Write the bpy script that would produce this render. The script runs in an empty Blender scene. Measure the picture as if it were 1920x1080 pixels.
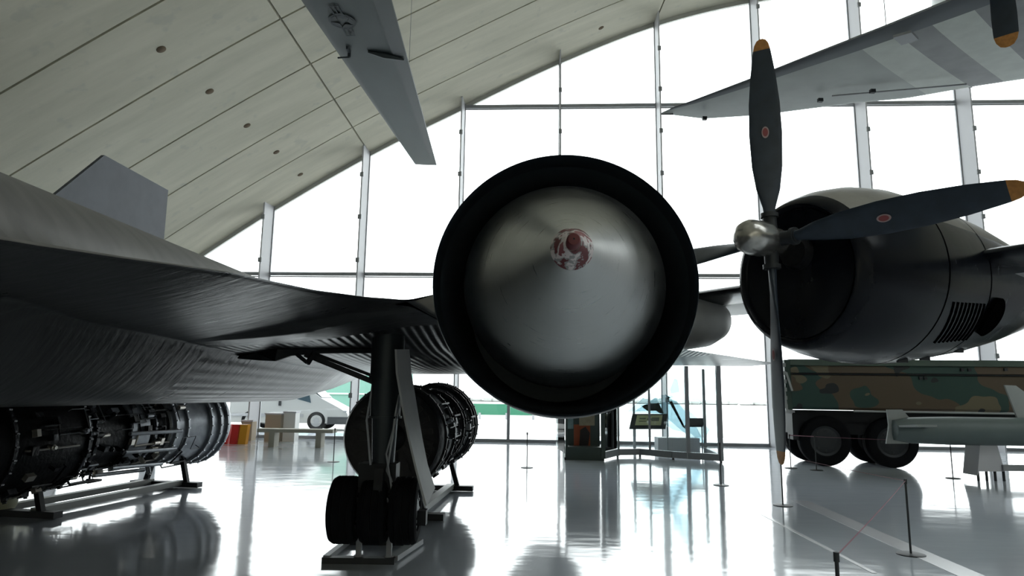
import bpy, math, random
from mathutils import Vector, Matrix, Euler
random.seed(7)
PI = math.pi
scn = bpy.context.scene
col = scn.collection

# ------------------------------------------------------------------ camera
FPX, HCAM = 1255.0, 1.6
PITCH, ROLL = math.atan(200/FPX), 0.014
cam_d = bpy.data.cameras.new('camera')
cam_d.sensor_width = 36.0
cam_d.lens = 36.0*FPX/1920.0
cam_d.clip_start = 0.05; cam_d.clip_end = 2000
cam = bpy.data.objects.new('camera', cam_d); col.objects.link(cam)
_F = Vector((0, math.cos(PITCH), math.sin(PITCH))); _X = Vector((1, 0, 0)); _U0 = Vector((0, -math.sin(PITCH), math.cos(PITCH)))
_R = _X*math.cos(ROLL)+_U0*math.sin(ROLL); _U = _U0*math.cos(ROLL)-_X*math.sin(ROLL)
m3 = Matrix((_R, _U, -_F)).transposed()
cam.matrix_world = Matrix.Translation((0, 0, HCAM)) @ m3.to_4x4()
scn.camera = cam

# ------------------------------------------------------------------ world / light / exposure
SKY = 4.6
w = bpy.data.worlds.new('overcast_sky'); scn.world = w; w.use_nodes = True
nt = w.node_tree; nt.nodes.clear()
wo = nt.nodes.new('ShaderNodeOutputWorld'); bg = nt.nodes.new('ShaderNodeBackground')
bg.inputs['Color'].default_value = (0.95, 0.985, 1.0, 1); bg.inputs['Strength'].default_value = SKY
nt.links.new(bg.outputs[0], wo.inputs[0])
vs = scn.view_settings
vs.view_transform = 'Standard'; vs.look = 'None'; vs.gamma = 1.0; vs.exposure = 0.0; vs.use_curve_mapping = False

# front glass wall line: Y = D0 - K*X ; roof grows from it towards the back of the hall
D0, K, MS = 23.383, 0.055, 0.04
def wall_y(x): return D0-K*x
WDIR = Vector((1, -K, 0)).normalized(); WN = Vector((K, 1, 0)).normalized()
def portal(name, loc, direction, sx, sy):
    d = bpy.data.lights.new(name, 'AREA'); d.shape = 'RECTANGLE'; d.size = sx; d.size_y = sy
    d.energy = 1; d.cycles.is_portal = True
    o = bpy.data.objects.new(name, d); col.objects.link(o); o.location = loc
    o.rotation_euler = Vector(direction).to_track_quat('-Z', 'Y').to_euler()
portal('daylight_front_glazing', (12.0, wall_y(12)+0.35, 8.0), -WN, 66, 17.5)
ADDED_SKYL = [(5.2, 26.0, 18.7), (5.2, 26.0, 23.3)]      # added unseen roof lights, for top light: x0, x1, distance from the glass wall
portal('daylight_added_roof_lights', (15.5, 1.0, 17.6), (0, 0, -1), 24, 9)

# ------------------------------------------------------------------ helpers
def ray(px, py): return _F+_R*((px-960)/FPX)+_U*((540-py)/FPX)
CAM = Vector((0, 0, HCAM))
def P(px, py, Y):                       # the point seen at a pixel, at world depth Y
    d = ray(px, py); return CAM+d*(Y/d.y)
def PZ(px, py, z=0.0):                  # the point seen at a pixel, at height z
    d = ray(px, py); return CAM+d*((z-HCAM)/d.z)

WM = {}
def tag(o, label=None, cat=None, group=None, kind=None):
    if label: o['label'] = label
    if cat: o['category'] = cat
    if group: o['group'] = group
    if kind: o['kind'] = kind
    return o
def empty(name, loc, rz=0.0, label=None, cat=None, group=None):
    o = bpy.data.objects.new(name, None); col.objects.link(o)
    o.location = loc; o.rotation_euler = (0, 0, rz)
    o.empty_display_size = 0.2
    WM[o.name] = Matrix.Translation(Vector(loc)) @ Matrix.Rotation(rz, 4, 'Z')
    return tag(o, label, cat, group)
def copy_tree(o, parent=None):
    c = o.copy(); col.objects.link(c)
    if parent is not None: c.parent = parent
    for ch in [x for x in bpy.data.objects if x.parent == o]: copy_tree(ch, c)
    return c

def frame(axis, up=Vector((0, 0, 1))):
    a = Vector(axis).normalized()
    if abs(a.dot(up)) > 0.98: up = Vector((0, 1, 0))
    u = up.cross(a).normalized(); v = a.cross(u).normalized()
    return a, u, v                      # u sideways, v upwards

class MB:
    def __init__(s): s.v = []; s.f = []; s.mi = []; s.cur = 0
    def add(s, vs_, fs):
        b = len(s.v); s.v += [Vector(p) for p in vs_]
        for f in fs: s.f.append([i+b for i in f]); s.mi.append(s.cur)
        return s
    def box(s, c, size, rot=None):
        hx, hy, hz = size[0]/2, size[1]/2, size[2]/2
        R = rot if rot is not None else Matrix.Identity(3)
        c = Vector(c)
        ps = [c+R @ Vector((x, y, z)) for x in (-hx, hx) for y in (-hy, hy) for z in (-hz, hz)]
        return s.add(ps, [(0, 1, 3, 2), (4, 6, 7, 5), (0, 4, 5, 1), (2, 3, 7, 6), (0, 2, 6, 4), (1, 5, 7, 3)])
    def bar(s, a, b, w_, h_=None, up=Vector((0, 0, 1))):
        a = Vector(a); b = Vector(b); h_ = h_ or w_
        d, u, v = frame(b-a, up)
        ps = []
        for p in (a, b):
            for (i, j) in ((-1, -1), (1, -1), (1, 1), (-1, 1)): ps.append(p+u*(i*w_/2)+v*(j*h_/2))
        return s.add(ps, [(3, 2, 1, 0), (4, 5, 6, 7), (0, 1, 5, 4), (1, 2, 6, 5), (2, 3, 7, 6), (3, 0, 4, 7)])
    def tube(s, pts, r, n=8, cap=True):
        pts = [Vector(p) for p in pts]; rs = r if isinstance(r, (list, tuple)) else [r]*len(pts)
        rings = []; up = None
        for i, p in enumerate(pts):
            d = (pts[min(i+1, len(pts)-1)]-pts[max(i-1, 0)])
            a, u, v = frame(d)
            if up is not None:
                u2 = (up-a*up.dot(a))
                if u2.length > 1e-5: u = u2.normalized(); v = a.cross(u)
            up = u
            rings.append([p+(u*math.cos(t)+v*math.sin(t))*rs[i] for t in [2*PI*k/n for k in range(n)]])
        return s.loft(rings, cap)
    def loft(s, rings, cap=True, closed=True):
        n = len(rings[0]); b = len(s.v)
        for r_ in rings: s.v += [Vector(p) for p in r_]
        for i in range(len(rings)-1):
            for k in range(n if closed else n-1):
                k2 = (k+1) % n
                s.f.append([b+i*n+k, b+i*n+k2, b+(i+1)*n+k2, b+(i+1)*n+k]); s.mi.append(s.cur)
        if cap:
            s.f.append([b+k for k in range(n)][::-1]); s.mi.append(s.cur)
            s.f.append([b+(len(rings)-1)*n+k for k in range(n)]); s.mi.append(s.cur)
        return s
    def lathe(s, prof, o, axis, n=48, cap=True):   # prof: (distance along axis, radius)
        a, u, v = frame(axis); o = Vector(o)
        rings = [[o+a*t+(u*math.cos(q)+v*math.sin(q))*max(r, 1e-4) for q in [2*PI*k/n for k in range(n)]] for t, r in prof]
        return s.loft(rings, cap)
    def prism(s, poly, thick):
        poly = [Vector(p) for p in poly]; t = Vector(thick); n = len(poly)
        ps = poly+[p+t for p in poly]
        fs = [list(range(n))[::-1], list(range(n, 2*n))]+[(i, (i+1) % n, (i+1) % n+n, i+n) for i in range(n)]
        return s.add(ps, fs)
    def build(s, name, mats, parent=None, loc=None, smooth=True, local=False, ang=35, **tags):
        if not isinstance(mats, (list, tuple)): mats = [mats]
        me = bpy.data.meshes.new(name)
        if parent is not None: W = WM[parent.name]
        else: W = Matrix.Translation(Vector(loc if loc is not None else (0, 0, 0)))
        inv = W.inverted()
        vv = [tuple(p) if local else tuple(inv @ p) for p in s.v]
        me.from_pydata(vv, [], s.f)
        for m_ in mats: me.materials.append(m_)
        me.polygons.foreach_set('material_index', s.mi)
        me.validate()
        import bmesh
        bm = bmesh.new(); bm.from_mesh(me)
        bmesh.ops.recalc_face_normals(bm, faces=bm.faces); bm.to_mesh(me); bm.free()
        if smooth:
            me.polygons.foreach_set('use_smooth', [True]*len(me.polygons))
            me.set_sharp_from_angle(angle=math.radians(ang))
        o = bpy.data.objects.new(name, me); col.objects.link(o)
        if parent is not None: o.parent = parent
        elif loc is not None: o.location = loc
        WM[o.name] = W
        return tag(o, tags.get('label'), tags.get('cat'), tags.get('group'), tags.get('kind'))

# ------------------------------------------------------------------ materials
def mat(name, c, rough=0.5, metal=0.0, noise=0.0, scale=4.0, bump=0.0, bscale=30.0, stretch=(1, 1, 1), spec=0.5, c2=None, coat=0.0):
    m = bpy.data.materials.new(name); m.use_nodes = True
    N = m.node_tree.nodes; L = m.node_tree.links; b = N['Principled BSDF']
    b.inputs['Base Color'].default_value = (*c, 1); b.inputs['Roughness'].default_value = rough
    b.inputs['Metallic'].default_value = metal; b.inputs['Specular IOR Level'].default_value = spec
    b.inputs['Coat Weight'].default_value = coat
    if noise or bump:
        tc = N.new('ShaderNodeTexCoord'); mp = N.new('ShaderNodeMapping'); mp.inputs['Scale'].default_value = stretch
        L.new(tc.outputs['Object'], mp.inputs[0])
    if noise:
        n = N.new('ShaderNodeTexNoise'); n.inputs['Scale'].default_value = scale; n.inputs['Detail'].default_value = 6
        L.new(mp.outputs[0], n.inputs['Vector'])
        r = N.new('ShaderNodeValToRGB'); r.color_ramp.elements[0].position = 0.35; r.color_ramp.elements[1].position = 0.65
        d = c2 if c2 else tuple(x*(1-noise) for x in c)
        r.color_ramp.elements[0].color = (*d, 1); r.color_ramp.elements[1].color = (*c, 1)
        L.new(n.outputs[0], r.inputs[0]); L.new(r.outputs[0], b.inputs['Base Color'])
    if bump:
        n2 = N.new('ShaderNodeTexNoise'); n2.inputs['Scale'].default_value = bscale; n2.inputs['Detail'].default_value = 5
        L.new(mp.outputs[0], n2.inputs['Vector'])
        bp = N.new('ShaderNodeBump'); bp.inputs['Strength'].default_value = bump; bp.inputs['Distance'].default_value = 0.02
        L.new(n2.outputs[0], bp.inputs['Height']); L.new(bp.outputs[0], b.inputs['Normal'])
    return m

M = {}
M['steel'] = mat('painted_steel_grey', (0.33, 0.34, 0.36), 0.45, 0.2)
M['steel_pale'] = mat('painted_steel_pale', (0.62, 0.62, 0.66), 0.5)
M['dark_steel'] = mat('dark_steel', (0.03, 0.033, 0.037), 0.5, 0.3)
M['black'] = mat('black_paint', (0.008, 0.009, 0.011), 0.55, spec=0.3)
M['duct'] = mat('inlet_duct_black', (0.07, 0.09, 0.105), 0.45, 0.2, noise=0.3, scale=1.5)
M['rubber'] = mat('tyre_rubber', (0.006, 0.0065, 0.008), 0.8, noise=0.3, scale=8, spec=0.15)
M['white'] = mat('white_paint', (0.8, 0.8, 0.78), 0.4)
M['pale_grey'] = mat('pale_grey_paint', (0.42, 0.43, 0.42), 0.45, noise=0.12, scale=3)
M['strut'] = mat('strut_metal', (0.022, 0.028, 0.032), 0.45, 0.4)
M['doorgrey'] = mat('gear_door_grey', (0.42, 0.42, 0.42), 0.5, 0.1, noise=0.1, scale=5)
M['chrome'] = mat('spinner_metal', (0.5, 0.48, 0.45), 0.25, 0.9, noise=0.3, scale=12)
M['blade'] = mat('propeller_blade_paint', (0.030, 0.042, 0.060), 0.42, 0.0, noise=0.25, scale=6)
M['orange'] = mat('orange_tip_paint', (0.55, 0.24, 0.06), 0.5, noise=0.25, scale=25)
M['redmark'] = mat('blade_marking_red', (0.30, 0.07, 0.07), 0.5)
M['palemark'] = mat('blade_marking_pale', (0.45, 0.33, 0.33), 0.5)
M['green_box'] = mat('showcase_green_metal', (0.06, 0.085, 0.08), 0.45, 0.2)
M['red'] = mat('red_plastic', (0.75, 0.03, 0.03), 0.4)
M['yellow'] = mat('amber_plastic', (0.8, 0.35, 0.02), 0.4)
M['wood'] = mat('pale_concrete_bench', (0.40, 0.38, 0.32), 0.7)
M['card'] = mat('cardboard', (0.50, 0.42, 0.32), 0.8)
M['rope'] = mat('barrier_rope_pink', (0.32, 0.16, 0.20), 0.7)

def glass(name, tint, refl=0.08):
    m = bpy.data.materials.new(name); m.use_nodes = True
    N = m.node_tree.nodes; L = m.node_tree.links; N.remove(N['Principled BSDF'])
    t = N.new('ShaderNodeBsdfTransparent'); t.inputs[0].default_value = (*tint, 1)
    g = N.new('ShaderNodeBsdfGlossy'); g.inputs['Roughness'].default_value = 0.02
    fr = N.new('ShaderNodeFresnel'); fr.inputs[0].default_value = 1.35
    mx = N.new('ShaderNodeMixShader')
    L.new(fr.outputs[0], mx.inputs[0]); L.new(t.outputs[0], mx.inputs[1]); L.new(g.outputs[0], mx.inputs[2])
    L.new(mx.outputs[0], N['Material Output'].inputs[0])
    return m
M['glass'] = glass('window_glass', (0.97, 0.99, 0.985))
M['glass2'] = glass('showcase_glass', (0.93, 0.97, 0.97))
M['blueglass'] = glass('etched_blue_glass', (0.72, 0.80, 0.83))

def concrete_roof():
    m = mat('precast_concrete_roof', (0.60, 0.59, 0.50), 0.85)
    N = m.node_tree.nodes; L = m.node_tree.links; b = N['Principled BSDF']
    tc = N.new('ShaderNodeTexCoord')
    mp = N.new('ShaderNodeMapping'); mp.inputs['Scale'].default_value = (0.25, 1.6, 0.3); L.new(tc.outputs['Object'], mp.inputs[0])
    n1 = N.new('ShaderNodeTexNoise'); n1.inputs['Scale'].default_value = 1.2; n1.inputs['Detail'].default_value = 8; n1.inputs['Roughness'].default_value = 0.65
    L.new(mp.outputs[0], n1.inputs['Vector'])
    r1 = N.new('ShaderNodeValToRGB'); r1.color_ramp.elements[0].position = 0.3; r1.color_ramp.elements[1].position = 0.72
    r1.color_ramp.elements[0].color = (0.54, 0.52, 0.42, 1); r1.color_ramp.elements[1].color = (0.68, 0.645, 0.53, 1)
    L.new(n1.outputs[0], r1.inputs[0])
    n2 = N.new('ShaderNodeTexNoise'); n2.inputs['Scale'].default_value = 2.3; n2.inputs['Detail'].default_value = 3
    L.new(tc.outputs['Object'], n2.inputs['Vector'])
    r2 = N.new('ShaderNodeValToRGB'); r2.color_ramp.elements[0].position = 0.62; r2.color_ramp.elements[1].position = 0.72
    r2.color_ramp.elements[0].color = (0, 0, 0, 1); r2.color_ramp.elements[1].color = (1, 1, 1, 1)
    L.new(n2.outputs[0], r2.inputs[0])
    mx = N.new('ShaderNodeMixRGB'); mx.inputs[2].default_value = (0.46, 0.46, 0.40, 1)
    mul = N.new('ShaderNodeMath'); mul.operation = 'MULTIPLY'; mul.inputs[1].default_value = 0.45
    L.new(r2.outputs[0], mul.inputs[0]); L.new(mul.outputs[0], mx.inputs[0]); L.new(r1.outputs[0], mx.inputs[1])
    L.new(mx.outputs[0], b.inputs['Base Color'])
    return m
M['roof'] = concrete_roof()
M['joint'] = mat('roof_joint_dark', (0.05, 0.05, 0.045), 0.9)
M['hole'] = mat('rusty_socket', (0.13, 0.09, 0.05), 0.8)

def floor_mat():
    m = mat('polished_epoxy_floor', (0.60, 0.65, 0.72), 0.07)
    N = m.node_tree.nodes; L = m.node_tree.links; b = N['Principled BSDF']
    b.inputs['Specular IOR Level'].default_value = 0.85
    tc = N.new('ShaderNodeTexCoord')
    n = N.new('ShaderNodeTexNoise'); n.inputs['Scale'].default_value = 0.5; n.inputs['Detail'].default_value = 6
    L.new(tc.outputs['Object'], n.inputs['Vector'])
    r = N.new('ShaderNodeMapRange'); r.inputs['To Min'].default_value = 0.05; r.inputs['To Max'].default_value = 0.13
    L.new(n.outputs[0], r.inputs['Value']); L.new(r.outputs[0], b.inputs['Roughness'])
    mp = N.new('ShaderNodeMapping'); mp.inputs['Scale'].default_value = (1.0, 2.2, 1); L.new(tc.outputs['Object'], mp.inputs[0])
    n2 = N.new('ShaderNodeTexNoise'); n2.inputs['Scale'].default_value = 1.3; n2.inputs['Detail'].default_value = 2
    L.new(mp.outputs[0], n2.inputs['Vector'])
    bp = N.new('ShaderNodeBump'); bp.inputs['Strength'].default_value = 0.10; bp.inputs['Distance'].default_value = 0.03
    L.new(n2.outputs[0], bp.inputs['Height']); L.new(bp.outputs[0], b.inputs['Normal'])
    return m
M['floor'] = floor_mat()
M['tape'] = mat('pale_floor_strip', (0.55, 0.56, 0.60), 0.18, spec=0.7)

def skin_mat(name, base, rough, metal, corr=False, spec=0.5):
    m = mat(name, base, rough, metal, spec=spec)
    N = m.node_tree.nodes; L = m.node_tree.links; b = N['Principled BSDF']
    tc = N.new('ShaderNodeTexCoord')
    mp = N.new('ShaderNodeMapping'); mp.inputs['Scale'].default_value = (0.7, 3.0, 1.0); mp.inputs['Rotation'].default_value = (0, 0, 0.5)
    L.new(tc.outputs['Object'], mp.inputs[0])
    n = N.new('ShaderNodeTexNoise'); n.inputs['Scale'].default_value = 2.2; n.inputs['Detail'].default_value = 8; n.inputs['Roughness'].default_value = 0.7
    L.new(mp.outputs[0], n.inputs['Vector'])
    r = N.new('ShaderNodeMapRange'); r.inputs['To Min'].default_value = rough-0.10; r.inputs['To Max'].default_value = rough+0.14
    L.new(n.outputs[0], r.inputs['Value']); L.new(r.outputs[0], b.inputs['Roughness'])
    cr = N.new('ShaderNodeValToRGB'); cr.color_ramp.elements[0].position = 0.3; cr.color_ramp.elements[1].position = 0.75
    cr.color_ramp.elements[0].color = (*[x*0.6 for x in base], 1); cr.color_ramp.elements[1].color = (*[x*1.35 for x in base], 1)
    L.new(n.outputs[0], cr.inputs[0]); L.new(cr.outputs[0], b.inputs['Base Color'])
    if corr:                                            # chordwise corrugations of the wing skin
        sx = N.new('ShaderNodeSeparateXYZ'); L.new(tc.outputs['Object'], sx.inputs[0])
        ml = N.new('ShaderNodeMath'); ml.operation = 'MULTIPLY'; ml.inputs[1].default_value = 2*PI/0.085
        L.new(sx.outputs['X'], ml.inputs[0])
        sn = N.new('ShaderNodeMath'); sn.operation = 'SINE'; L.new(ml.outputs[0], sn.inputs[0])
        # only between the spars
        g1 = N.new('ShaderNodeMath'); g1.operation = 'GREATER_THAN'; g1.inputs[1].default_value = 2.25; L.new(sx.outputs['Y'], g1.inputs[0])
        g2 = N.new('ShaderNodeMath'); g2.operation = 'LESS_THAN'; g2.inputs[1].default_value = 6.5; L.new(sx.outputs['Y'], g2.inputs[0])
        g3 = N.new('ShaderNodeMath'); g3.operation = 'MULTIPLY'; L.new(g1.outputs[0], g3.inputs[0]); L.new(g2.outputs[0], g3.inputs[1])
        g4 = N.new('ShaderNodeMath'); g4.operation = 'MULTIPLY'; L.new(g3.outputs[0], g4.inputs[0]); L.new(sn.outputs[0], g4.inputs[1])
        bp = N.new('ShaderNodeBump'); bp.inputs['Strength'].default_value = 0.5; bp.inputs['Distance'].default_value = 0.008
        L.new(g4.outputs[0], bp.inputs['Height'])
        # faint panel unevenness everywhere
        n3 = N.new('ShaderNodeTexNoise'); n3.inputs['Scale'].default_value = 5; n3.inputs['Detail'].default_value = 3
        L.new(mp.outputs[0], n3.inputs['Vector'])
        bp2 = N.new('ShaderNodeBump'); bp2.inputs['Strength'].default_value = 0.25; bp2.inputs['Distance'].default_value = 0.02
        L.new(n3.outputs[0], bp2.inputs['Height']); L.new(bp.outputs[0], bp2.inputs['Normal'])
        L.new(bp2.outputs[0], b.inputs['Normal'])
    return m
M['sr_skin'] = skin_mat('black_titanium_skin', (0.026, 0.026, 0.027), 0.29, 0.0, corr=True, spec=0.9)
M['sr_cowl'] = skin_mat('black_cowl_skin', (0.018, 0.026, 0.034), 0.42, 0.2)
M['fin'] = mat('fin_blue_grey', (0.075, 0.085, 0.105), 0.6, 0.1, noise=0.15, scale=3)
M['bomber'] = skin_mat('glossy_black_bomber', (0.004, 0.005, 0.008), 0.22, 0.0, spec=0.5)
M['bomber'].node_tree.nodes['Principled BSDF'].inputs['IOR'].default_value = 1.24
M['bomber_top'] = mat('olive_grey_top', (0.30, 0.285, 0.25), 0.5, noise=0.2, scale=3)
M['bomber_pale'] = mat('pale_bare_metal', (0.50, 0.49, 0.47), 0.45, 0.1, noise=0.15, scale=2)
M['slot'] = mat('louvre_black', (0.002, 0.002, 0.002), 0.9, spec=0.0)
M['u2'] = mat('hanging_wing_grey_green', (0.062, 0.080, 0.082), 0.55, noise=0.18, scale=1.5, stretch=(1, 0.3, 1))
M['u2_dark'] = mat('hanging_wing_flap', (0.04, 0.050, 0.053), 0.5)
M['insignia'] = mat('low_visibility_insignia', (0.025, 0.035, 0.045), 0.6)
M['stripe_white'] = mat('wing_white_stripe', (0.72, 0.76, 0.71), 0.5, noise=0.1, scale=4)
M['stripe_grey'] = mat('wing_grey_stripe', (0.34, 0.35, 0.36), 0.5, noise=0.15, scale=4)
M['wing_grey'] = mat('transport_wing_grey', (0.50, 0.54, 0.52), 0.5, noise=0.2, scale=1.5, c2=(0.42, 0.45, 0.44))
M['deice'] = mat('black_deicing_boot', (0.17, 0.185, 0.21), 0.55)
M['store'] = mat('store_grey_green', (0.12, 0.155, 0.155), 0.45, noise=0.1, scale=2)
M['fin_pale'] = mat('fin_pale_grey', (0.36, 0.38, 0.37), 0.5, noise=0.1, scale=3)

def spike_mat():
    m = mat('brushed_spike_metal', (0.60, 0.60, 0.585), 0.36, 1.0)
    N = m.node_tree.nodes; L = m.node_tree.links; b = N['Principled BSDF']
    tc = N.new('ShaderNodeTexCoord'); sx = N.new('ShaderNodeSeparateXYZ'); L.new(tc.outputs['Object'], sx.inputs[0])
    # fine turning marks (rings) along the spike
    n = N.new('ShaderNodeTexNoise'); n.noise_dimensions = '1D'; n.inputs['Scale'].default_value = 95; n.inputs['Detail'].default_value = 3
    L.new(sx.outputs['Y'], n.inputs['W'])
    n4 = N.new('ShaderNodeTexNoise'); n4.inputs['Scale'].default_value = 7; n4.inputs['Detail'].default_value = 6; L.new(tc.outputs['Object'], n4.inputs['Vector'])
    ad = N.new('ShaderNodeMath'); ad.operation = 'ADD'; L.new(n.outputs[0], ad.inputs[0]); L.new(n4.outputs[0], ad.inputs[1])
    r = N.new('ShaderNodeMapRange'); r.inputs['From Min'].default_value = 0.7; r.inputs['From Max'].default_value = 1.3
    r.inputs['To Min'].default_value = 0.27; r.inputs['To Max'].default_value = 0.45
    L.new(ad.outputs[0], r.inputs['Value']); L.new(r.outputs[0], b.inputs['Roughness'])
    bp = N.new('ShaderNodeBump'); bp.inputs['Strength'].default_value = 0.10; bp.inputs['Distance'].default_value = 0.002
    L.new(n.outputs[0], bp.inputs['Height']); L.new(bp.outputs[0], b.inputs['Normal'])
    b.inputs['Anisotropic'].default_value = 0.75
    tg = N.new('ShaderNodeTangent'); tg.direction_type = 'RADIAL'; tg.axis = 'Y'
    L.new(tg.outputs[0], b.inputs['Tangent'])
    return m
M['spike'] = spike_mat()
def chipped_mat():
    m = mat('chipped_red_white_paint', (0.6, 0.55, 0.55), 0.45)
    N = m.node_tree.nodes; L = m.node_tree.links; b = N['Principled BSDF']
    tc = N.new('ShaderNodeTexCoord')
    n = N.new('ShaderNodeTexNoise'); n.inputs['Scale'].default_value = 17; n.inputs['Detail'].default_value = 5; L.new(tc.outputs['Object'], n.inputs['Vector'])
    r = N.new('ShaderNodeValToRGB'); r.color_ramp.interpolation = 'CONSTANT'
    e = r.color_ramp.elements; e[0].position = 0; e[0].color = (0.12, 0.02, 0.025, 1); e[1].position = 0.44; e[1].color = (0.28, 0.27, 0.27, 1)
    a = e.new(0.50); a.color = (0.62, 0.55, 0.55, 1); c = e.new(0.60); c.color = (0.25, 0.08, 0.09, 1)
    L.new(n.outputs[0], r.inputs[0]); L.new(r.outputs[0], b.inputs['Base Color'])
    return m
M['chipped'] = chipped_mat()
M['cap_red'] = mat('dark_red_cap', (0.12, 0.015, 0.02), 0.4)

def camo_mat():
    m = mat('woodland_camouflage', (0.05, 0.09, 0.08), 0.55)
    N = m.node_tree.nodes; L = m.node_tree.links; b = N['Principled BSDF']
    tc = N.new('ShaderNodeTexCoord')
    def blob(off, scale, th, colr, prev):
        mp = N.new('ShaderNodeMapping'); mp.inputs['Location'].default_value = off; mp.inputs['Scale'].default_value = (1.0, 1.0, 1.5); L.new(tc.outputs['Object'], mp.inputs[0])
        n = N.new('ShaderNodeTexNoise'); n.inputs['Scale'].default_value = scale; n.inputs['Detail'].default_value = 1.5; L.new(mp.outputs[0], n.inputs['Vector'])
        g = N.new('ShaderNodeMath'); g.operation = 'GREATER_THAN'; g.inputs[1].default_value = th; L.new(n.outputs[0], g.inputs[0])
        mx = N.new('ShaderNodeMixRGB'); mx.inputs[2].default_value = (*colr, 1); L.new(g.outputs[0], mx.inputs[0])
        if isinstance(prev, tuple): mx.inputs[1].default_value = (*prev, 1)
        else: L.new(prev, mx.inputs[1])
        return mx.outputs[0]
    o = blob((3, 1, 0), 0.8, 0.52, (0.095, 0.066, 0.040), (0.022, 0.058, 0.048))
    o = blob((9, 4, 2), 0.9, 0.62, (0.15, 0.125, 0.075), o)
    o = blob((1, 8, 5), 1.1, 0.66, (0.012, 0.015, 0.017), o)
    L.new(o, b.inputs['Base Color'])
    return m
M['camo'] = camo_mat()
M['camo_green'] = mat('camouflage_green', (0.05, 0.085, 0.068), 0.5, noise=0.3, scale=1.2)

# ------------------------------------------------------------------ hall shell
_pts = [(-21.5, 0.0), (-19.6, 1.0), (-17.5, 2.2), (-14.5, 4.35), (-11.5, 6.46), (-8.91, 8.22), (-5.32, 10.39), (-1.86, 12.2), (1.67, 13.95), (5.2, 15.39), (8.59, 16.25), (13, 16.8)]
_pts += [(26-a, b) for a, b in reversed(_pts[:-1])]
def cat(x):                                              # smooth arch profile
    if x <= _pts[0][0]: return 0.0
    if x >= _pts[-1][0]: return 0.0
    for i in range(len(_pts)-1):
        if _pts[i][0] <= x <= _pts[i+1][0]:
            p1, p2 = _pts[i], _pts[i+1]; p0 = _pts[max(i-1, 0)]; p3 = _pts[min(i+2, len(_pts)-1)]
            t = (x-p1[0])/(p2[0]-p1[0])
            m1 = (p2[1]-p0[1])/max(p2[0]-p0[0], .01)*(p2[0]-p1[0]); m2 = (p3[1]-p1[1])/max(p3[0]-p1[0], .01)*(p2[0]-p1[0])
            return (2*t**3-3*t*t+1)*p1[1]+(t**3-2*t*t+t)*m1+(-2*t**3+3*t*t)*p2[1]+(t**3-t*t)*m2
def roofp(x, s, off=0.0):
    z = cat(x)-MS*s*min(1.0, cat(x)/8)
    return Vector((x, wall_y(x)-s, max(z, 0)+off))
JX = [-21.4, -15.9, -5.36, 5.2, 15.7, 26.0, 47.4]
JS = [0.0, 2.62, 4.95, 7.28, 9.56, 11.84, 14.1]+[14.1+2.3*k for k in range(1, 15)]
mb = MB(); sky_panes = []
for i in range(len(JS)-1):                               # precast panels with open joints between them
    s0, s1 = JS[i]+(0.03 if i else -0.12), JS[i+1]-0.03
    for j in range(len(JX)-1):
        if any(abs(JS[i]-q_[2]) < .1 and JX[j] > q_[0]-.1 and JX[j+1] < q_[1]+.1 for q_ in ADDED_SKYL):
            g_ = MB(); g_.loft([[roofp(x, JS[i]), roofp(x, JS[i+1]), roofp(x, JS[i+1], .02), roofp(x, JS[i], .02)] for x in [JX[j]+(JX[j+1]-JX[j])*k/8 for k in range(9)]])
            sky_panes.append(g_); continue
        x0, x1 = JX[j]+0.025, JX[j+1]-0.025
        n = max(6, int((x1-x0)/0.7))
        xs = [x0+(x1-x0)*k/n for k in range(n+1)]
        rings = [[roofp(x, s0), roofp(x, s1), roofp(x, s1, .12), roofp(x, s0, .12)] for x in xs]
        mb.loft(rings)
mb.build('ceiling', M['roof'], kind='structure')
for g_ in sky_panes: g_.build('window_added_roof_light', M['glass'], kind='structure')  # glazing of the added roof openings
# dark backing above the joints, one strip per row, open over the added roof lights
def backing(n_, s0, s1, x0, x1):
    xs = [x0+k*(x1-x0)/60 for k in range(61)]
    g_ = MB(); g_.loft([[roofp(x, s0, .13), roofp(x, s1, .13), roofp(x, s1, .35), roofp(x, s0, .35)] for x in xs])
    g_.build('trim_%d' % n_, M['joint'], kind='structure')
nb = 20
for i in range(len(JS)-1):
    cut = [q_ for q_ in ADDED_SKYL if abs(JS[i]-q_[2]) < .1]
    if cut:
        backing(nb, JS[i], JS[i+1], -21.4, cut[0][0]); backing(nb+1, JS[i], JS[i+1], cut[0][1], 47.4); nb += 2
    else: backing(nb, JS[i]-(.2 if i == 0 else 0), JS[i+1], -21.4, 47.4); nb += 1
# pale edge beam of the arch over the glass
mb = MB(); xs = [-21.4+k*68.8/120 for k in range(121)]
mb.loft([[roofp(x, -0.12, -0.16)+WN*0, roofp(x, 0.02, -0.16), roofp(x, 0.02, 0.1), roofp(x, -0.12, 0.1)] for x in xs])
mb.build('trim_2', mat('pale_arch_edge', (0.5, 0.5, 0.47), 0.6), kind='structure')

# sockets in the roof panels
def roof_hit(px, py):
    d = ray(px, py); T = 0.5
    while T < 30:
        q = CAM+d*T; s = wall_y(q.x)-q.y
        if q.z >= roofp(q.x, s).z: return q, s
        T += 0.01
    return None, None
for k, (px, py) in enumerate([(302, 92), (393, 171), (463, 235), (518, 285), (563, 327), (1127, 52)]):
    q, s = roof_hit(px, py)
    if q is None: continue
    e = 0.05; n = Vector((-(roofp(q.x+e, s).z-roofp(q.x-e, s).z)/(2*e), 0, 1)).normalized()
    mb = MB(); mb.lathe([(0.01, 0.10), (-0.015, 0.10), (-0.02, 0.085), (-.03, 0.03)], q, n, 16)
    mb.build('trim_%d' % (3+k), M['hole'], kind='structure')

# floor
mb = MB(); mb.box((13, -1.5, -0.15), (75, 58, 0.3)); 
fl = mb.build('floor', M['floor'], kind='structure')
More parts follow.
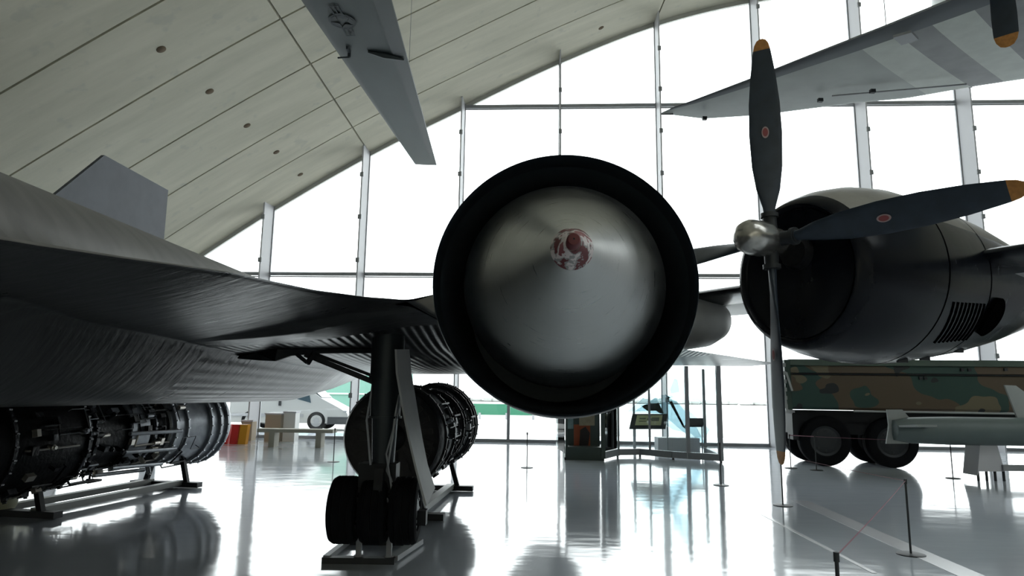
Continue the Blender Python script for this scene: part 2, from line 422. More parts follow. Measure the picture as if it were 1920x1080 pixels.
# side / back walls
mb = MB(); mb.box((13, -26, 9), (70, 0.4, 18)); mb.build('wall_back', M['roof'], kind='structure')
# glazing of the arch: mullion lines every 3.52 m
MX = [-15.9, -12.4, -8.80, -5.34, -1.85, 1.67, 5.19, 8.71, 12.23, 15.75, 19.3, 22.8, 26.3, 29.8, 33.3, 36.8, 40.3]
def wpt(x, z, d=0.0): return Vector((x, wall_y(x), z))+WN*d
def mullion(x, z1, z0=0.0, parent=None, fin=True, name='mullion'):
    m_ = MB(); R = Matrix((WDIR, WN, Vector((0, 0, 1)))).transposed()
    m_.box(wpt(x, (z0+z1)/2, 0.0), (0.10, 0.08, z1-z0), R)
    o = m_.build(name, M['steel'], parent)
    if fin:
        f = MB(); f.box(wpt(x, (z0+z1)/2, -0.44), (0.05, 0.78, z1-z0), R); f.build('fin', M['steel_pale'], o)
        c = MB(); z = 1.5
        while z < z1-0.3:
            c.box(wpt(x, z, -0.85), (0.12, 0.05, 0.16), R); z += 1.55
        c.build('clamp', M['steel'], o)
    return o
edges = [-21.0]+MX+[47.0]
R3 = Matrix((WDIR, WN, Vector((0, 0, 1)))).transposed()
for i in range(len(edges)-1):
    x0, x1 = edges[i], edges[i+1]
    xc = (x0+x1)/2
    t = empty('window_%d' % (i+1), wpt(xc, 0)); t['kind'] = 'structure'
    # pane follows the arch
    n = 6; poly = [wpt(x0+0.03, 0.0), wpt(x1-0.03, 0.0)]+[wpt(x1-0.03+(x0-x1+0.06)*k/n, max(cat(x1-0.03+(x0-x1+0.06)*k/n)-0.02, 0.02)) for k in range(n+1)]
    mb = MB(); mb.prism(poly, WN*0.012); mb.build('pane', M['glass'], t, smooth=False)
    if i > 0: mullion(x0, cat(x0)+0.05, 0.0, t)
    fr = MB()
    for z in (5.80, 12.12):
        a, b = x0, x1
        if max(cat(x0), cat(x1)) < z: continue
        while cat(a) < z: a += 0.05
        while cat(b) < z: b -= 0.05
        fr.bar(wpt(a, z), wpt(b, z), 0.10, 0.12); fr.bar(wpt(a, z-0.10), wpt(b, z-0.10), 0.04, 0.04)
    fr.bar(wpt(x0, 0.05), wpt(x1, 0.05), 0.12, 0.10)
    fr.build('transom', M['steel'], t)
    if i == 5:
        mullion(-0.06, 3.2, 0, t, fin=False, name='door_post')
        b_ = MB(); b_.bar(wpt(x0, 3.2), wpt(x1, 3.2), 0.1, 0.1); b_.build('door_head', M['steel'], t)

# pale walkway strip on the floor
a, b, c, d = PZ(1484, 940), PZ(1515, 938), PZ(1790, 1040), PZ(1700, 1055)
dirn = ((c+d)/2-(a+b)/2).normalized()
mb = MB()
p0 = (a+b)/2; p1 = (c+d)/2+dirn*3
side = Vector((-dirn.y, dirn.x, 0))*0.13
mb.prism([p0-side, p0+side, p1+side, p1-side], (0, 0, 0.004))
mb.build('floor_strip', M['tape'], loc=p0, label='pale straight strip laid on the polished floor', cat='floor strip', smooth=False)
fs = bpy.data.objects['floor_strip']
q0 = PZ(1430, 965); q1 = PZ(1640, 1075)
dn = (q1-q0).normalized(); sd = Vector((-dn.y, dn.x, 0))*0.025
mb = MB(); mb.prism([q0-sd, q0+sd, q1+sd, q1-sd], (0, 0, 0.004))
mb.build('floor_line', M['tape'], loc=q0, label='thin pale line on the floor left of the wide strip', cat='floor line', smooth=False)

# ------------------------------------------------------------------ outside
mb = MB(); mb.box((0, 190, -0.16), (700, 330, 0.3)); mb.build('ground', mat('pale_apron_concrete', (0.50, 0.50, 0.49), 0.8, noise=0.12, scale=0.3), kind='structure')
def stripmat(n, c): return mat(n, c, 0.9, noise=0.1, scale=0.3)
# hangar
hz = empty('green_hangar', P(760, 770, 52)*Vector((1, 1, 0)) if False else (P(740, 735, 52).x, 52, 0), 0, 'long pale green hangar far beyond the glass wall behind the van', 'hangar')
xa, xb = P(560, 735, 52).x, P(745, 735, 52).x
mb = MB(); mb.box(((xa+xb)/2, 56, 2.6), (xb-xa, 8, 5.4)); mb.build('wall_cladding', mat('green_cladding', (0.13, 0.27, 0.22), 0.7), hz, smooth=False)
mb = MB()
for k in range(3): mb.box(((xa+xb)/2, 51.95, 1.5+k*1.5), (xb-xa, 0.1, 0.12))
mb.build('cladding_rail', mat('rail_pale', (0.45, 0.6, 0.52), 0.7), hz)
mb = MB(); mb.prism([(xa-.3, 51.7, 5.3), (xa-.3, 60.3, 5.3), (xa-.3, 56, 6.3)], (xb-xa+.6, 0, 0)); mb.build('roof', mat('hangar_roof', (0.35, 0.3, 0.28), 0.8), hz, smooth=False)
# green fence strip right of it
g0, g1 = P(850, 756, 45), P(1050, 756, 45)
bz = empty('green_barrier', (g0.x, 45, 0), 0, 'long saturated green barrier beyond the glass behind the round inlet', 'barrier')
mb = MB(); mb.box(((g0.x+g1.x)/2, 45, 0.62), (g1.x-g0.x, 0.15, 0.72)); mb.build('panel', mat('barrier_green', (0.03, 0.17, 0.10), 0.6), bz)
for k in range(5):
    mb = MB(); mb.box((g0.x+(g1.x-g0.x)*k/4, 45, 0.1), (0.15, 0.4, 0.6)); mb.build('foot', M['steel'], bz)
mb = MB(); rnd = random.Random(3)
for k in range(90):
    x = -15+k*1.1; h = 1.0+rnd.random()*.6
    mb.lathe([(0, .5), (.4, 1.0+rnd.random()*.5), (h*.6, 1.1), (h, .35)], (x+rnd.random(), 150+rnd.random()*5, -0.2), (0, 0, 1), 7)
mb.build('distant_hedge', mat('hazy_foliage', (0.30, 0.31, 0.30), 0.9), loc=(30, 152, 0), label='faint low hedge line on the horizon beyond the apron', cat='hedge', kind='stuff')

def wheel_parts(c, axis, R, W, parent, tyre='tyre', rim='rim', rimmat='dark_steel', grooves=3, hub=0.5, **k):
    a = Vector(axis).normalized(); c = Vector(c)
    pr = [(-W*.30, R*.55), (-W*.46, R*.62), (-W*.5, R*.78), (-W*.44, R*.93), (-W*.34, R*.985)]
    for g in range(grooves):
        x = (-0.25+0.5*g/(max(grooves-1, 1)))*W
        pr += [(x-.02*W-.004, R), (x-.02*W, R-.008), (x+.02*W, R-.008), (x+.02*W+.004, R)]
    pr += [(W*.34, R*.985), (W*.44, R*.93), (W*.5, R*.78), (W*.46, R*.62), (W*.30, R*.55)]
    mb = MB(); mb.lathe(pr, c, a, 48); t = mb.build(tyre, M['rubber'], parent)
    mb = MB(); mb.lathe([(-W*.42, R*.2), (-W*.44, R*.28), (-W*.34, R*.5), (-W*.40, R*.60), (-W*.2, R*.6), (W*.2, R*.6), (W*.40, R*.60), (W*.34, R*.5), (W*.44, R*.28), (W*.48, R*.12)], c, a, 32)
    u = frame(a)[1]; v = frame(a)[2]
    for s in (-1, 1):
        for q in range(8):
            p = c+a*(s*W*.38)+(u*math.cos(q*PI/4)+v*math.sin(q*PI/4))*R*.4
            mb.lathe([(0, R*.05), (s*.02, R*.05)], p, a, 8)
    mb.build(rim, M[rimmat], t)
    return t

# van parked outside
vy = 29.5
def van():
    x1 = P(662, 790, vy).x; x0 = x1-5.0; gz = 0.0
    t = empty('van', ((x0+x1)/2, vy, gz), 0, 'white van parked outside the glass wall facing right', 'van')
    prof = [(x0, .45), (x0, 2.0), (x0+.25, 2.2), (x1-2.5, 2.25), (x1-2.0, 2.05), (x1-1.65, 1.68), (x1-1.15, 1.32), (x1-.35, .92), (x1-.05, .72), (x1, .5), (x1-.05, .30), (x0+.1, .30)]
    mb = MB(); mb.prism([(x, vy-.9, z+gz) for x, z in prof], (0, 1.8, 0))
    mb.build('body', mat('van_white', (0.40, 0.405, 0.40), 0.4), t, ang=25)
    mb = MB(); mb.prism([(x, vy-.915, z+gz) for x, z in [(x1-2.95, 1.50), (x1-2.85, 1.95), (x1-2.15, 1.95), (x1-1.7, 1.55), (x1-1.6, 1.14)]], (0, 1.83, 0))
    mb.build('side_window', mat('van_glass', (0.05, 0.08, 0.10), 0.1), t, smooth=False)
    mb = MB(); mb.prism([(x1-2.02, vy-.8, 2.07+gz), (x1-2.02, vy+.8, 2.07+gz), (x1-1.2, vy+.8, 1.36+gz), (x1-1.2, vy-.8, 1.36+gz)], (0.02, 0, 0.02))
    mb.build('windscreen', mat('van_glass2', (0.05, 0.08, 0.10), 0.1), t, smooth=False)
    mb = MB(); mb.box((x1-.42, vy-.0, .42+gz), (.9, 1.84, .30)); mb.build('bumper', mat('van_bumper', (0.045, 0.05, 0.055), 0.6), t)
    mb = MB(); mb.box((x1-.15, vy-.9, .80+gz), (.14, .05, .07)); mb.build('headlight', M['steel'], t)
    mb = MB(); mb.box((x1-2.9, vy-.92, 1.12+gz), (.10, .05, .22)); mb.build('door_handle', M['dark_steel'], t)
    mb = MB(); mb.bar((x0+.1, vy-.91, .62+gz), (x1-1.9, vy-.91, .62+gz), .04, .12); mb.build('side_moulding', M['steel'], t)
    for wx in (x1-1.34, x0+.9):
        for wy in (vy-.80, vy+.80):
            wheel_parts((wx, wy, .40+gz), (0, 1, 0), .40, .24, t, rimmat='steel')
van()

# pale crates and box outside beside the van
def simple_box(name, px, py, y, w_, h_, d_, m_, label, cat_, group=None):
    c = P(px, py, y); z0 = 0.0
    t = empty(name, (c.x, y, z0), 0, label, cat_, group)
    mb = MB(); mb.box((c.x, y, z0+h_/2), (w_, d_, h_)); mb.build('body', m_, t)
    mb = MB(); mb.box((c.x, y, z0+h_+.015), (w_+.05, d_+.05, .05)); mb.build('lid', M['steel_pale'], t)
    return t
simple_box('storage_crate', 516, 800, 22.4, 0.50, 0.86, 0.5, M['card'], 'beige storage crate by the glass behind the long bench', 'crate')
simple_box('white_crate', 546, 800, 22.45, 0.38, 0.92, 0.45, M['white'], 'white box standing right of the beige crate behind the bench', 'crate')
simple_box('short_crate', 466, 815, 22.5, 0.34, 0.62, 0.4, M['card'], 'low beige crate left of the window post near the red barrier', 'crate')

# bench
bc = PZ(556, 838)
t = empty('bench', (bc.x, bc.y, 0), 0, 'long flat pale bench on two block legs by the glass wall', 'bench')
mb = MB(); mb.box((bc.x, bc.y, .47), (2.2, .5, .10)); mb.build('seat', M['wood'], t)
for s in (-1, 1):
    mb = MB(); mb.box((bc.x+s*.68, bc.y, .21), (.16, .42, .42)); mb.build('leg', M['wood'], t)
# red / amber water barrier
rc = PZ(436, 832)
t = empty('plastic_barrier', (rc.x, rc.y, 0), 0, 'small red and amber plastic barrier on the floor behind the left engine', 'barrier')
for k, (dx, m_) in enumerate(((-.22, 'red'), (.1, 'red'), (.32, 'yellow'))):
    mb = MB(); x = rc.x+dx; 
    mb.prism([(x-.13, rc.y-.18, 0), (x+.13, rc.y-.18, 0), (x+.13, rc.y-.06, .58), (x-.13, rc.y-.06, .58)], (0, .22, 0)); mb.build('segment', M[m_], t)

# ------------------------------------------------------------------ the large black jet
YAW = -0.044
NO = Vector((P(1059, 528, 3.8).x, 3.8, P(1059, 528, 3.8).z))       # centre of the inlet lip
jet = empty('black_jet_aircraft', (NO.x, NO.y, 0), YAW, 'huge black jet aircraft with a round engine inlet and cone spike facing forward', 'aircraft')
JM = WM[jet.name]; ZN = NO.z
def JL(p): return JM.inverted() @ Vector(p)
FX = -4.0; FZ = 2.26; FR = 0.80
# leading-edge / chine line in local coordinates
edge = [JL(P(px, py, y)) for px, py, y in [(0, 450, 2.95), (230, 484, 3.5), (450, 514, 4.09), (600, 546, 5.02), (700, 559, 5.47), (775, 563, 5.65)]]
le = [(-14.0, FX+0.05, FZ), (-13.5, FX+.45, FZ), (-11, FX+.9, FZ), (-7, FX+1.02, FZ+.02), (-3, edge[0].x-.12, edge[0].z-.02)]
le += [(e.y, e.x, e.z) for e in edge]
le += [(edge[-1].y+.03, -.45, edge[-1].z), (edge[-1].y+.06, -0.1, ZN+.05), (3.2, 0.3, ZN+.02), (5.0, 1.5, ZN-.02), (8.55, 4.0, ZN-.05), (8.9, 4.2, ZN-.05), (9.6, 4.28, ZN-.05), (10.2, 4.2, ZN-.05), (10.35, 4.15, ZN-.05)]
tail_from = 10.35
def le_at(y):
    if y >= tail_from: return None
    for i in range(len(le)-1):
        if le[i][0] <= y <= le[i+1][0]:
            t = (y-le[i][0])/max(le[i+1][0]-le[i][0], 1e-6)
            return le[i][1]+(le[i+1][1]-le[i][1])*t, le[i][2]+(le[i+1][2]-le[i][2])*t
    return le[0][1], le[0][2]
def smin(a, b, k):
    h = max(k-abs(a-b), 0.0)/k
    return min(a, b)-h*h*k*0.25
def smax(a, b, k): return -smin(-a, -b, k)
def circ(dx, R):                          # half height of a circle, fading steeply outside
    if abs(dx) < R: return math.sqrt(R*R-dx*dx)
    return -3.0*(abs(dx)-R)
def fus_r(y):
    if y < -11: return FR*max(0.06, math.sin(max(0.0, (y+14)/3)*PI/2))*0.9
    if y > 6.2: return FR*max(0.08, 1-(y-6.2)/8.4)
    return FR
def le_dist(x, y, dx):                     # distance in plan to the leading edge line
    best = dx
    for (ya, xa, _), (yb, xb, _) in zip(le[:-1], le[1:]):
        if yb < y-3 or ya > y+3: continue
        if xa > -0.6 and xb > -0.6 and yb < 3.3: continue
        vx, vy = xb-xa, yb-ya; L2 = vx*vx+vy*vy
        if L2 < 1e-9: continue
        t_ = max(0, min(1, ((x-xa)*vx+(y-ya)*vy)/L2))
        best = min(best, math.hypot(x-xa-vx*t_, y-ya-vy*t_))
    return best
def section(y):
    wx, ze = le_at(y)
    half = wx-FX
    n = 220; up, lo, xs_ = [], [], []
    for k in range(n+1):
        s = -1+2*k/n
        # denser towards the rims
        a_s = abs(s); m_ = min(1.35, half*.6)           # fixed columns over the fuselage
        dx_ = m_*a_s/.6 if a_s < .6 else m_+(half-m_)*(1-(1-(a_s-.6)/.4)**1.4)
        s = math.copysign(dx_/half, s) if a_s > 0 else 0.0
        x = FX+s*half
        ax = FX+abs(s)*half; d = le_dist(ax, y, half*(1-abs(s)))
                    # mirrored x on the right-hand side
        te = min(1.0, max(0.0, (10.35-y)/3.2))
        # local edge height: follow the leading-edge height nearby
        zc = FZ+(ze-FZ)*min(1.0, max(0, abs(ax-FX)-.8)/max(half-.8, .1))
        if y > 1.8: zc = FZ+(ZN-FZ)*min(1.0, abs(ax-FX)/abs(FX))+.10*max(0, 1-abs(ax+.9)/1.2)*(1-min(1, (y-2)/3))
        th = (0.36 if ax < .5 else 0.15)*(1-math.exp(-d/1.3))*te
        thu = (0.22 if ax < .5 else 0.10)*(1-math.exp(-d/0.8))*te
        if d <= 1e-6: th = thu = 0
        R = fus_r(y); c = circ(ax-FX, R)
        fz = FZ+(max(0, y-8)*0.03)
        zl = smin(zc-th, fz-c if abs(ax-FX) < R else fz+3*(abs(ax-FX)-R), 0.30) if abs(ax-FX) < R+.5 else zc-th
        zu = smax(zc+thu, fz+c, 0.55) if abs(ax-FX) < R+.6 else zc+thu
        if y > 1.6:
            Rn = 0.79*min(1.0, 0.55+(y-1.6)*0.4); cn = circ(ax, Rn)
            if abs(ax) < Rn+.7:
                zl = smin(zl, ZN-cn, 0.5*min(1, max(.05, d*2))); zu = smax(zu, ZN+cn, 0.5*min(1, max(.05, d*2)))
        fade = min(1.0, d/0.05)
        zl = zc+(zl-zc)*fade; zu = zc+(zu-zc)*fade
        if zu < zl: zu = zl
        xs_.append(x); up.append(zu); lo.append(zl)
    return xs_, up, lo
ys = [-14+k*0.5 for k in range(22)]+[-3+k*0.2 for k in range(22)]+[1.4+k*0.05 for k in range(14)]+[2.1+k*0.2 for k in range(41)]+[10.2, 10.27, 10.34]
ys = sorted(set(round(y, 3) for y in ys if y < 10.35))
mb = MB(); rings = []
for y in ys:
    xs_, up, lo = section(y)
    ring = [Vector((x, y, z)) for x, z in zip(xs_, up)]+[Vector((x, y, z)) for x, z in list(zip(xs_, lo))[::-1][1:-1]]
    rings.append(ring)
mb.loft(rings)
mb.v = [JM @ v for v in mb.v]
from mathutils.bvhtree import BVHTree
air_bvh = BVHTree.FromPolygons([tuple(v) for v in mb.v], mb.f)
def on_skin(px, py, off=.03):
    h_ = air_bvh.ray_cast(CAM+ray(px, py)*1.0, ray(px, py))
    return h_[0]-ray(px, py).normalized()*off if h_[0] is not None else P(px, py, 6.2)
nr = len(rings[0])
for i_, f_ in enumerate(mb.f):                      # upper faces take a paler skin colour
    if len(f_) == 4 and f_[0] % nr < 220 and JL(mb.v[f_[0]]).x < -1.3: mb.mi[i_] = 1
M['sr_top'] = mat('paler_upper_skin', (0.15, 0.145, 0.14), 0.55, 0.1, noise=0.25, scale=2.5, stretch=(0.6, 2.5, 1))
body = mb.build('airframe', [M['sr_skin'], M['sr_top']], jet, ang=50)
mb = MB(); mb.lathe([(9.2, FR*.62), (10.5, FR*.48), (12, FR*.30), (13.6, .08)], JM @ Vector((FX, 0, FZ+.06)), JM.to_3x3() @ Vector((0, 1, 0.02)), 32)
mb.build('tail_cone', M['sr_skin'], jet)

AX = JM.to_3x3() @ Vector((0, 1, 0))
def nacelle(xc):
    o = JM @ Vector((xc, 0, ZN))
    mb = MB()
    # lip, outer skin backwards, and inside duct
    outer = [(1.7, .70), (1.0, .715), (0.5, .735), (0.18, .752), (0.05, .758), (0.01, .760), (0.0, .764), (0.012, .768), (0.06, .775), (0.4, .79), (1.5, .81), (4, .82), (7.5, .80), (9.5, .76), (11, .66), (11.8, .60), (11.8, .55), (9.5, .5)]
    mb.lathe(outer, o, AX, 128, cap=True)
    for i_, f_ in enumerate(mb.f):
        if len(f_) == 4 and 10*128 <= f_[0] < 15*128: mb.mi[i_] = 1
    nc = mb.build('engine_nacelle', [M['sr_cowl'], M['sr_skin']], jet, ang=60)
    mb = MB()
    mb.lathe([(1.68, .05), (1.68, .71), (1.05, .705), (0.5, .728), (0.16, .746)], o, AX, 96, cap=False)
    mb.build('inlet_duct', M['duct'], nc, ang=60)
    # spike: cone growing out of the duct
    mb = MB()
    tip = -1.07
    prof = [(tip+.085, .035), (tip+.11, .048), (tip+.35, .175), (tip+.6, .312), (tip+.85, .455), (tip+1.0, .538), (tip+1.08, .575), (tip+1.16, .594), (tip+1.35, .605), (tip+1.8, .57), (tip+2.6, .45)]
    fine = []
    for i in range(len(prof)-1):
        for k in range(4): 
            t = k/4; fine.append((prof[i][0]+(prof[i+1][0]-prof[i][0])*t, prof[i][1]+(prof[i+1][1]-prof[i][1])*t))
    fine.append(prof[-1])
    # local origin on the spike axis, for the turned finish
    me_o = MB(); me_o.lathe(fine, (0, 0, 0), (0, 1, 0), 160)
    sp = me_o.build('inlet_spike', M['spike'], jet, local=True, ang=50)
    sp.location = Vector((xc, 0, ZN)); WM[sp.name] = JM @ Matrix.Translation((xc, 0, ZN))
    mb = MB(); mb.lathe([(tip+.085, .0365), (tip+.11, .050), (tip+.195, .0965), (tip+.205, .0965), (tip+.205, .06)], o, AX, 48); mb.build('tip_collar', M['chipped'], sp, ang=20)
    mb = MB(); mb.lathe([(tip, .005), (tip+.003, .024), (tip+.012, .030), (tip+.10, .033)], o, AX, 32); mb.build('tip_cap', M['cap_red'], sp)
    mb = MB(); mb.lathe([(tip-.002, .004), (tip+.01, .004)], o, AX, 10); mb.build('probe_hole', M['black'], sp)
    return nc
nacelle(0.0); nacelle(2*FX)
# canted all-moving fins on the nacelles
def jfin(xc, cant, up=0.0):
    base = ZN+.70; top = 5.70+up
    def q(y, z): return JM @ Vector((xc+cant*(z-base), y, z))
    prof = [(5.4, base), (6.1, base+.95), (8.0, top), (10.2, top), (10.6, base+.9), (10.6, base)]
    mb = MB(); mb.prism([q(y, z) for y, z in prof], JM.to_3x3() @ Vector((.07, 0, 0)))
    mb.build('tail_fin', M['fin'], jet, smooth=False)
lf = P(183, 295, 11.2)
cant = .12
jfin(2*FX-.80, .10, .28); jfin(0.0, -.10)

# underside opening, drag strut, main gear
gx = P(717, 900, 6.4).x; GY = 6.4
mb = MB()
top_e = [on_skin(*q) for q in [(445, 671), (480, 662), (520, 655.5), (560, 655), (600, 655), (640, 654.5), (680, 654), (700, 654)]]
bot_e = [Vector(p) for p in [P(446, 672.5, top_e[0].y), P(490, 676, top_e[1].y), P(515, 677, top_e[2].y), P(545, 667, top_e[3].y), P(590, 663, top_e[4].y), P(640, 662, top_e[5].y), P(680, 662, top_e[6].y), P(700, 662, top_e[7].y)]]
mb.loft([[a_, b_, b_+Vector((0, .05, .0)), a_+Vector((0, .05, .03))] for a_, b_ in zip(top_e, bot_e)])
mb.build('gear_bay_door', M['black'], jet, smooth=False)
mb = MB()
mb.bar(P(572, 664, 6.3), P(700, 716, 6.38), .04, .05); mb.bar(P(590, 663, 6.4), P(702, 706, 6.45), .03, .03)
mb.bar(P(556, 664, 6.2), P(576, 680, 6.2), .035, .03); mb.bar(P(590, 660, 6.25), P(576, 682, 6.2), .035, .04)
mb.build('drag_brace', M['black'], jet)
mb = MB()
z_s = P(717, 640, GY).z
mb.lathe([(-.15, .155), (.38, .155), (.40, .14), (.75, .14), (.76, .12), (1.25, .10), (1.26, .085), (1.45, .085)], (gx, GY, z_s+.05), (0, 0, -1), 32)
mb.lathe([(0, .165), (.03, .165)], (gx, GY, z_s-.33), (0, 0, -1), 32)
mb.lathe([(0, .155), (.02, .155)], (gx, GY, z_s-.70), (0, 0, -1), 32)
st = mb.build('main_strut', M['strut'], jet)
mb = MB()
zt = .48
mb.tube([(gx+.12, GY-.05, z_s-.5), (gx+.10, GY-.13, 1.2), (gx+.06, GY-.12, .9), (gx+.11, GY-.10, .8)], .012)
mb.tube([(gx+.14, GY-.0, z_s-.2), (gx+.15, GY-.06, 1.5), (gx+.05, GY-.14, 1.05), (gx+.12, GY-.15, .72)], .009)
mb.tube([(gx-.12, GY-.05, z_s-.4), (gx-.15, GY-.1, 1.35), (gx-.09, GY-.13, .95)], .01)
mb.build('hydraulic_line', M['steel'], st)
mb = MB(); mb.box((gx-.03, GY, .83), (.34, .22, .26)); mb.bar((gx-.42, GY, zt), (gx+.42, GY, zt), .13, .13)
mb.bar((gx, GY-.15, .92), (gx, GY-.2, .60), .08, .08)
mb.build('axle_housing', M['black'], st)
RT = P(717, 1020, GY).z; rr = (P(717, 893, GY).z-RT)/2; cz = RT+rr
gxc = (P(624, 950, GY).x+P(785, 950, GY).x)/2
for dx in (-.275, 0, .275):
    wheel_parts((gxc+dx, GY, cz), (1, 0.02, 0), rr, .255, jet, tyre='main_wheel', rim='wheel_hub', rimmat='steel' if dx > 0 else 'dark_steel')
# pale curved leg door
mb = MB()
L0 = [(740, 655), (742, 700), (752, 760), (764, 820), (778, 880), (796, 948)]
R0 = [(764, 655), (768, 700), (778, 760), (788, 820), (798, 870), (812, 915)]
rings = []
for (a, b) in zip(L0, R0):
    A = P(*a, 6.05); Bq = P(*b, 6.35)
    nrm = (Bq-A).normalized().cross(Vector((0, 0, 1))).normalized()*.02
    rings.append([A, Bq, Bq+nrm, A+nrm])
mb.loft(rings); mb.build('gear_leg_door', M['doorgrey'], jet, ang=30)
# unseen gear of the far side and the nose, so the aircraft stands
for (lx, ly) in ((2*FX-(JL((gx, GY, 0)).x), JL((gx, GY, 0)).y),):
    c = JM @ Vector((lx, ly, 0)); mb = MB(); mb.lathe([(0, .1), (1.4, .125)], (c.x, c.y, .75), (0, 0, 1), 24); mb.build('main_strut', M['strut'], jet)
    for dx in (-.275, 0, .275): wheel_parts((c.x+dx, c.y, cz), (1, 0, 0), rr, .255, jet, tyre='main_wheel', rim='wheel_hub')

# stand under the main wheels
zb = .0
b0 = PZ(605, 1055); b1 = PZ(742, 1055); c1 = PZ(785, 1022)
t = empty('wheel_stand', ((b0.x+b1.x)/2, b0.y, 0), 0, 'low grey steel stand with two posts under the black main wheels', 'stand')
mb = MB(); mb.box(((b0.x+b1.x)/2, b0.y, .028), (b1.x-b0.x, .09, .056)); mb.build('front_bar', M['dark_steel'], t)
mb = MB(); mb.box(((b0.x+b1.x)/2, c1.y, .028), (b1.x-b0.x, .09, .056)); mb.build('rear_bar', M['dark_steel'], t)
mb = MB(); mb.bar((b1.x-.03, b1.y, .04), (c1.x, c1.y, .04), .10, .05); mb.build('side_bar', M['steel'], t)
mb = MB(); mb.bar((b0.x+.03, b0.y, .04), (b0.x+.06, c1.y, .04), .06, .05); mb.build('side_bar', M['steel'], t)
for px in (672, 729):
    x = P(px, 1030, b0.y).x
    mb = MB(); mb.bar((x, b0.y+.02, .056), (x, b0.y+.02, RT+.03), .05, .05); mb.lathe([(0, .045), (.012, .045)], (x, b0.y+.02, .058), (0, 0, 1), 12); mb.build('post', M['steel'], t)

# ------------------------------------------------------------------ display jet engines
M['eng_dark'] = mat('sooty_engine_metal', (0.05, 0.052, 0.058), 0.40, 0.7, noise=0.6, scale=9, bump=0.5, bscale=25)
M['eng_black'] = mat('burnt_engine_black', (0.010, 0.010, 0.012), 0.45, 0.4, noise=0.5, scale=8, bump=0.4, bscale=20)
M['eng_pale'] = mat('pale_engine_alloy', (0.38, 0.40, 0.43), 0.38, 0.6, noise=0.3, scale=7)
M['eng_bright'] = mat('bright_fittings', (0.75, 0.70, 0.63), 0.3, 0.8)
def jet_engine(A, B, R, label, seed, pale):
    A = Vector(A); B = Vector(B); L_ = (B-A).length; a, u, v = frame(B-A)
    rnd = random.Random(seed)
    vd = (CAM-(A+B)/2).normalized(); fq = math.atan2(vd.dot(v)-.5, vd.dot(u))      # side turned to the visitors' walkway
    def ring(tt, q, r): return A+a*tt+(u*math.cos(q)+v*math.sin(q))*r
    t = empty('jet_engine', ((A.x+B.x)/2, (A.y+B.y)/2, 0), 0, label, 'jet engine', 'jet engines on floor stands')
    mb = MB(); mb.lathe([(0.0, R*.35), (0.0, R*.80), (-.03, R*.92), (.05, R*.98), (L_*.30, R*.95), (L_*.34, R*.74), (L_*.62, R*.70), (L_*.68, R*.80)], A, a, 64)
    mb.build('compressor_case', M['eng_black'], t)
    if pale:
        mb = MB(); mb.lathe([(L_*.50, R*.60), (L_*.50, R*.80), (L_*.58, R*.81), (L_*.585, R*.60)], A, a, 64); mb.build('mid_case', M['eng_pale'], t)
        for q_ in (-.15, .35, -.6, .85):
            mb = MB(); mb.tube([ring(L_*.47, fq+q_, R*.90), ring(L_*.70, fq+q_+.05, R*.98)], .030, 10); mb.build('actuator', M['eng_pale'], t)
    mb = MB(); mb.lathe([(L_*.66, R*.6), (L_*.68, R*.84), (L_*.78, R*.86), (L_*.92, R*.97), (L_*.98, R*1.0), (L_, R*.97), (L_*.99, R*.86), (L_*.85, R*.70), (L_*.80, .05)], A, a, 64)
    mb.build('afterburner_duct', M['eng_pale' if pale else 'eng_black'], t)
    for tt, r1 in ((.06, 1.02), (.30, 1.0), (.36, .80), (.50, .76), (.62, .76), (.70, .90), (.76, .91), (.88, 1.0), (.93, 1.03), (.97, 1.05)):
        mb = MB(); w_ = .018+.012*rnd.random()
        mb.lathe([(tt*L_-w_, R*(r1-.10)), (tt*L_-w_, R*r1), (tt*L_+w_, R*r1), (tt*L_+w_, R*(r1-.10))], A, a, 64)
        for q in range(28):
            mb.box(ring(tt*L_, 2*PI*q/28, R*r1+.005), (.018, .05, .018))
        mb.build('flange', M['eng_dark'] if not pale or tt < .6 else M['eng_pale'], t)
    for k in range(58):                        # pipework wrapped round the case
        q = fq+(rnd.random()-.5)*3.6; t0 = (.08+rnd.random()*.68)*L_; rr_ = (.80 if .34*L_ < t0 < .66*L_ else .99)
        pts = [ring(t0, q, R*(rr_-.06)), ring(t0+.02, q, R*(rr_+.03))]
        for j in range(rnd.randint(3, 7)):
            if rnd.random() < .5: q += (rnd.random()-.5)*.9
            else: t0 = min(t0+rnd.random()*.35, L_*.93)
            pts.append(ring(t0, q, R*(rr_+.03)))
        pts.append(ring(t0, q, R*(rr_-.1)))
        mb = MB(); mb.tube(pts, .006+.012*rnd.random(), 6)
        mb.build('pipe', M[rnd.choice(['eng_dark', 'eng_black', 'eng_dark', 'eng_bright' if pale else 'eng_dark', 'eng_pale'])], t)
    for k in range(70):                        # gearboxes, pumps and actuators, mostly low down
        q = fq+(rnd.random()-.5)*3.2; t0 = (.10+rnd.random()*.62)*L_
        rr_ = .80 if .34*L_ < t0 < .66*L_ else .98
        c = ring(t0, q, R*(rr_+.02)); mb = MB()
        n_ = (c-(A+a*t0)).normalized(); m3_ = Matrix((a, n_, a.cross(n_))).transposed()
        if rnd.random() < .5: mb.box(c, (.04+.10*rnd.random(), .05+.07*rnd.random(), .03+.08*rnd.random()), m3_)
        else: mb.lathe([(-.07, .015), (-.07, .035), (.05, .035), (.06, .022), (.08, .022)], c, a if rnd.random() < .6 else n_, 14)
        mb.build('accessory', M[rnd.choice(['eng_dark', 'eng_black', 'eng_pale', 'eng_dark', 'eng_bright' if pale else 'eng_dark'])], t)
    mb = MB()
    for q in range(20): mb.bar(ring(-.01, 2*PI*q/20, R*.28), ring(-.01, 2*PI*q/20+.15, R*.80), .012, .06)
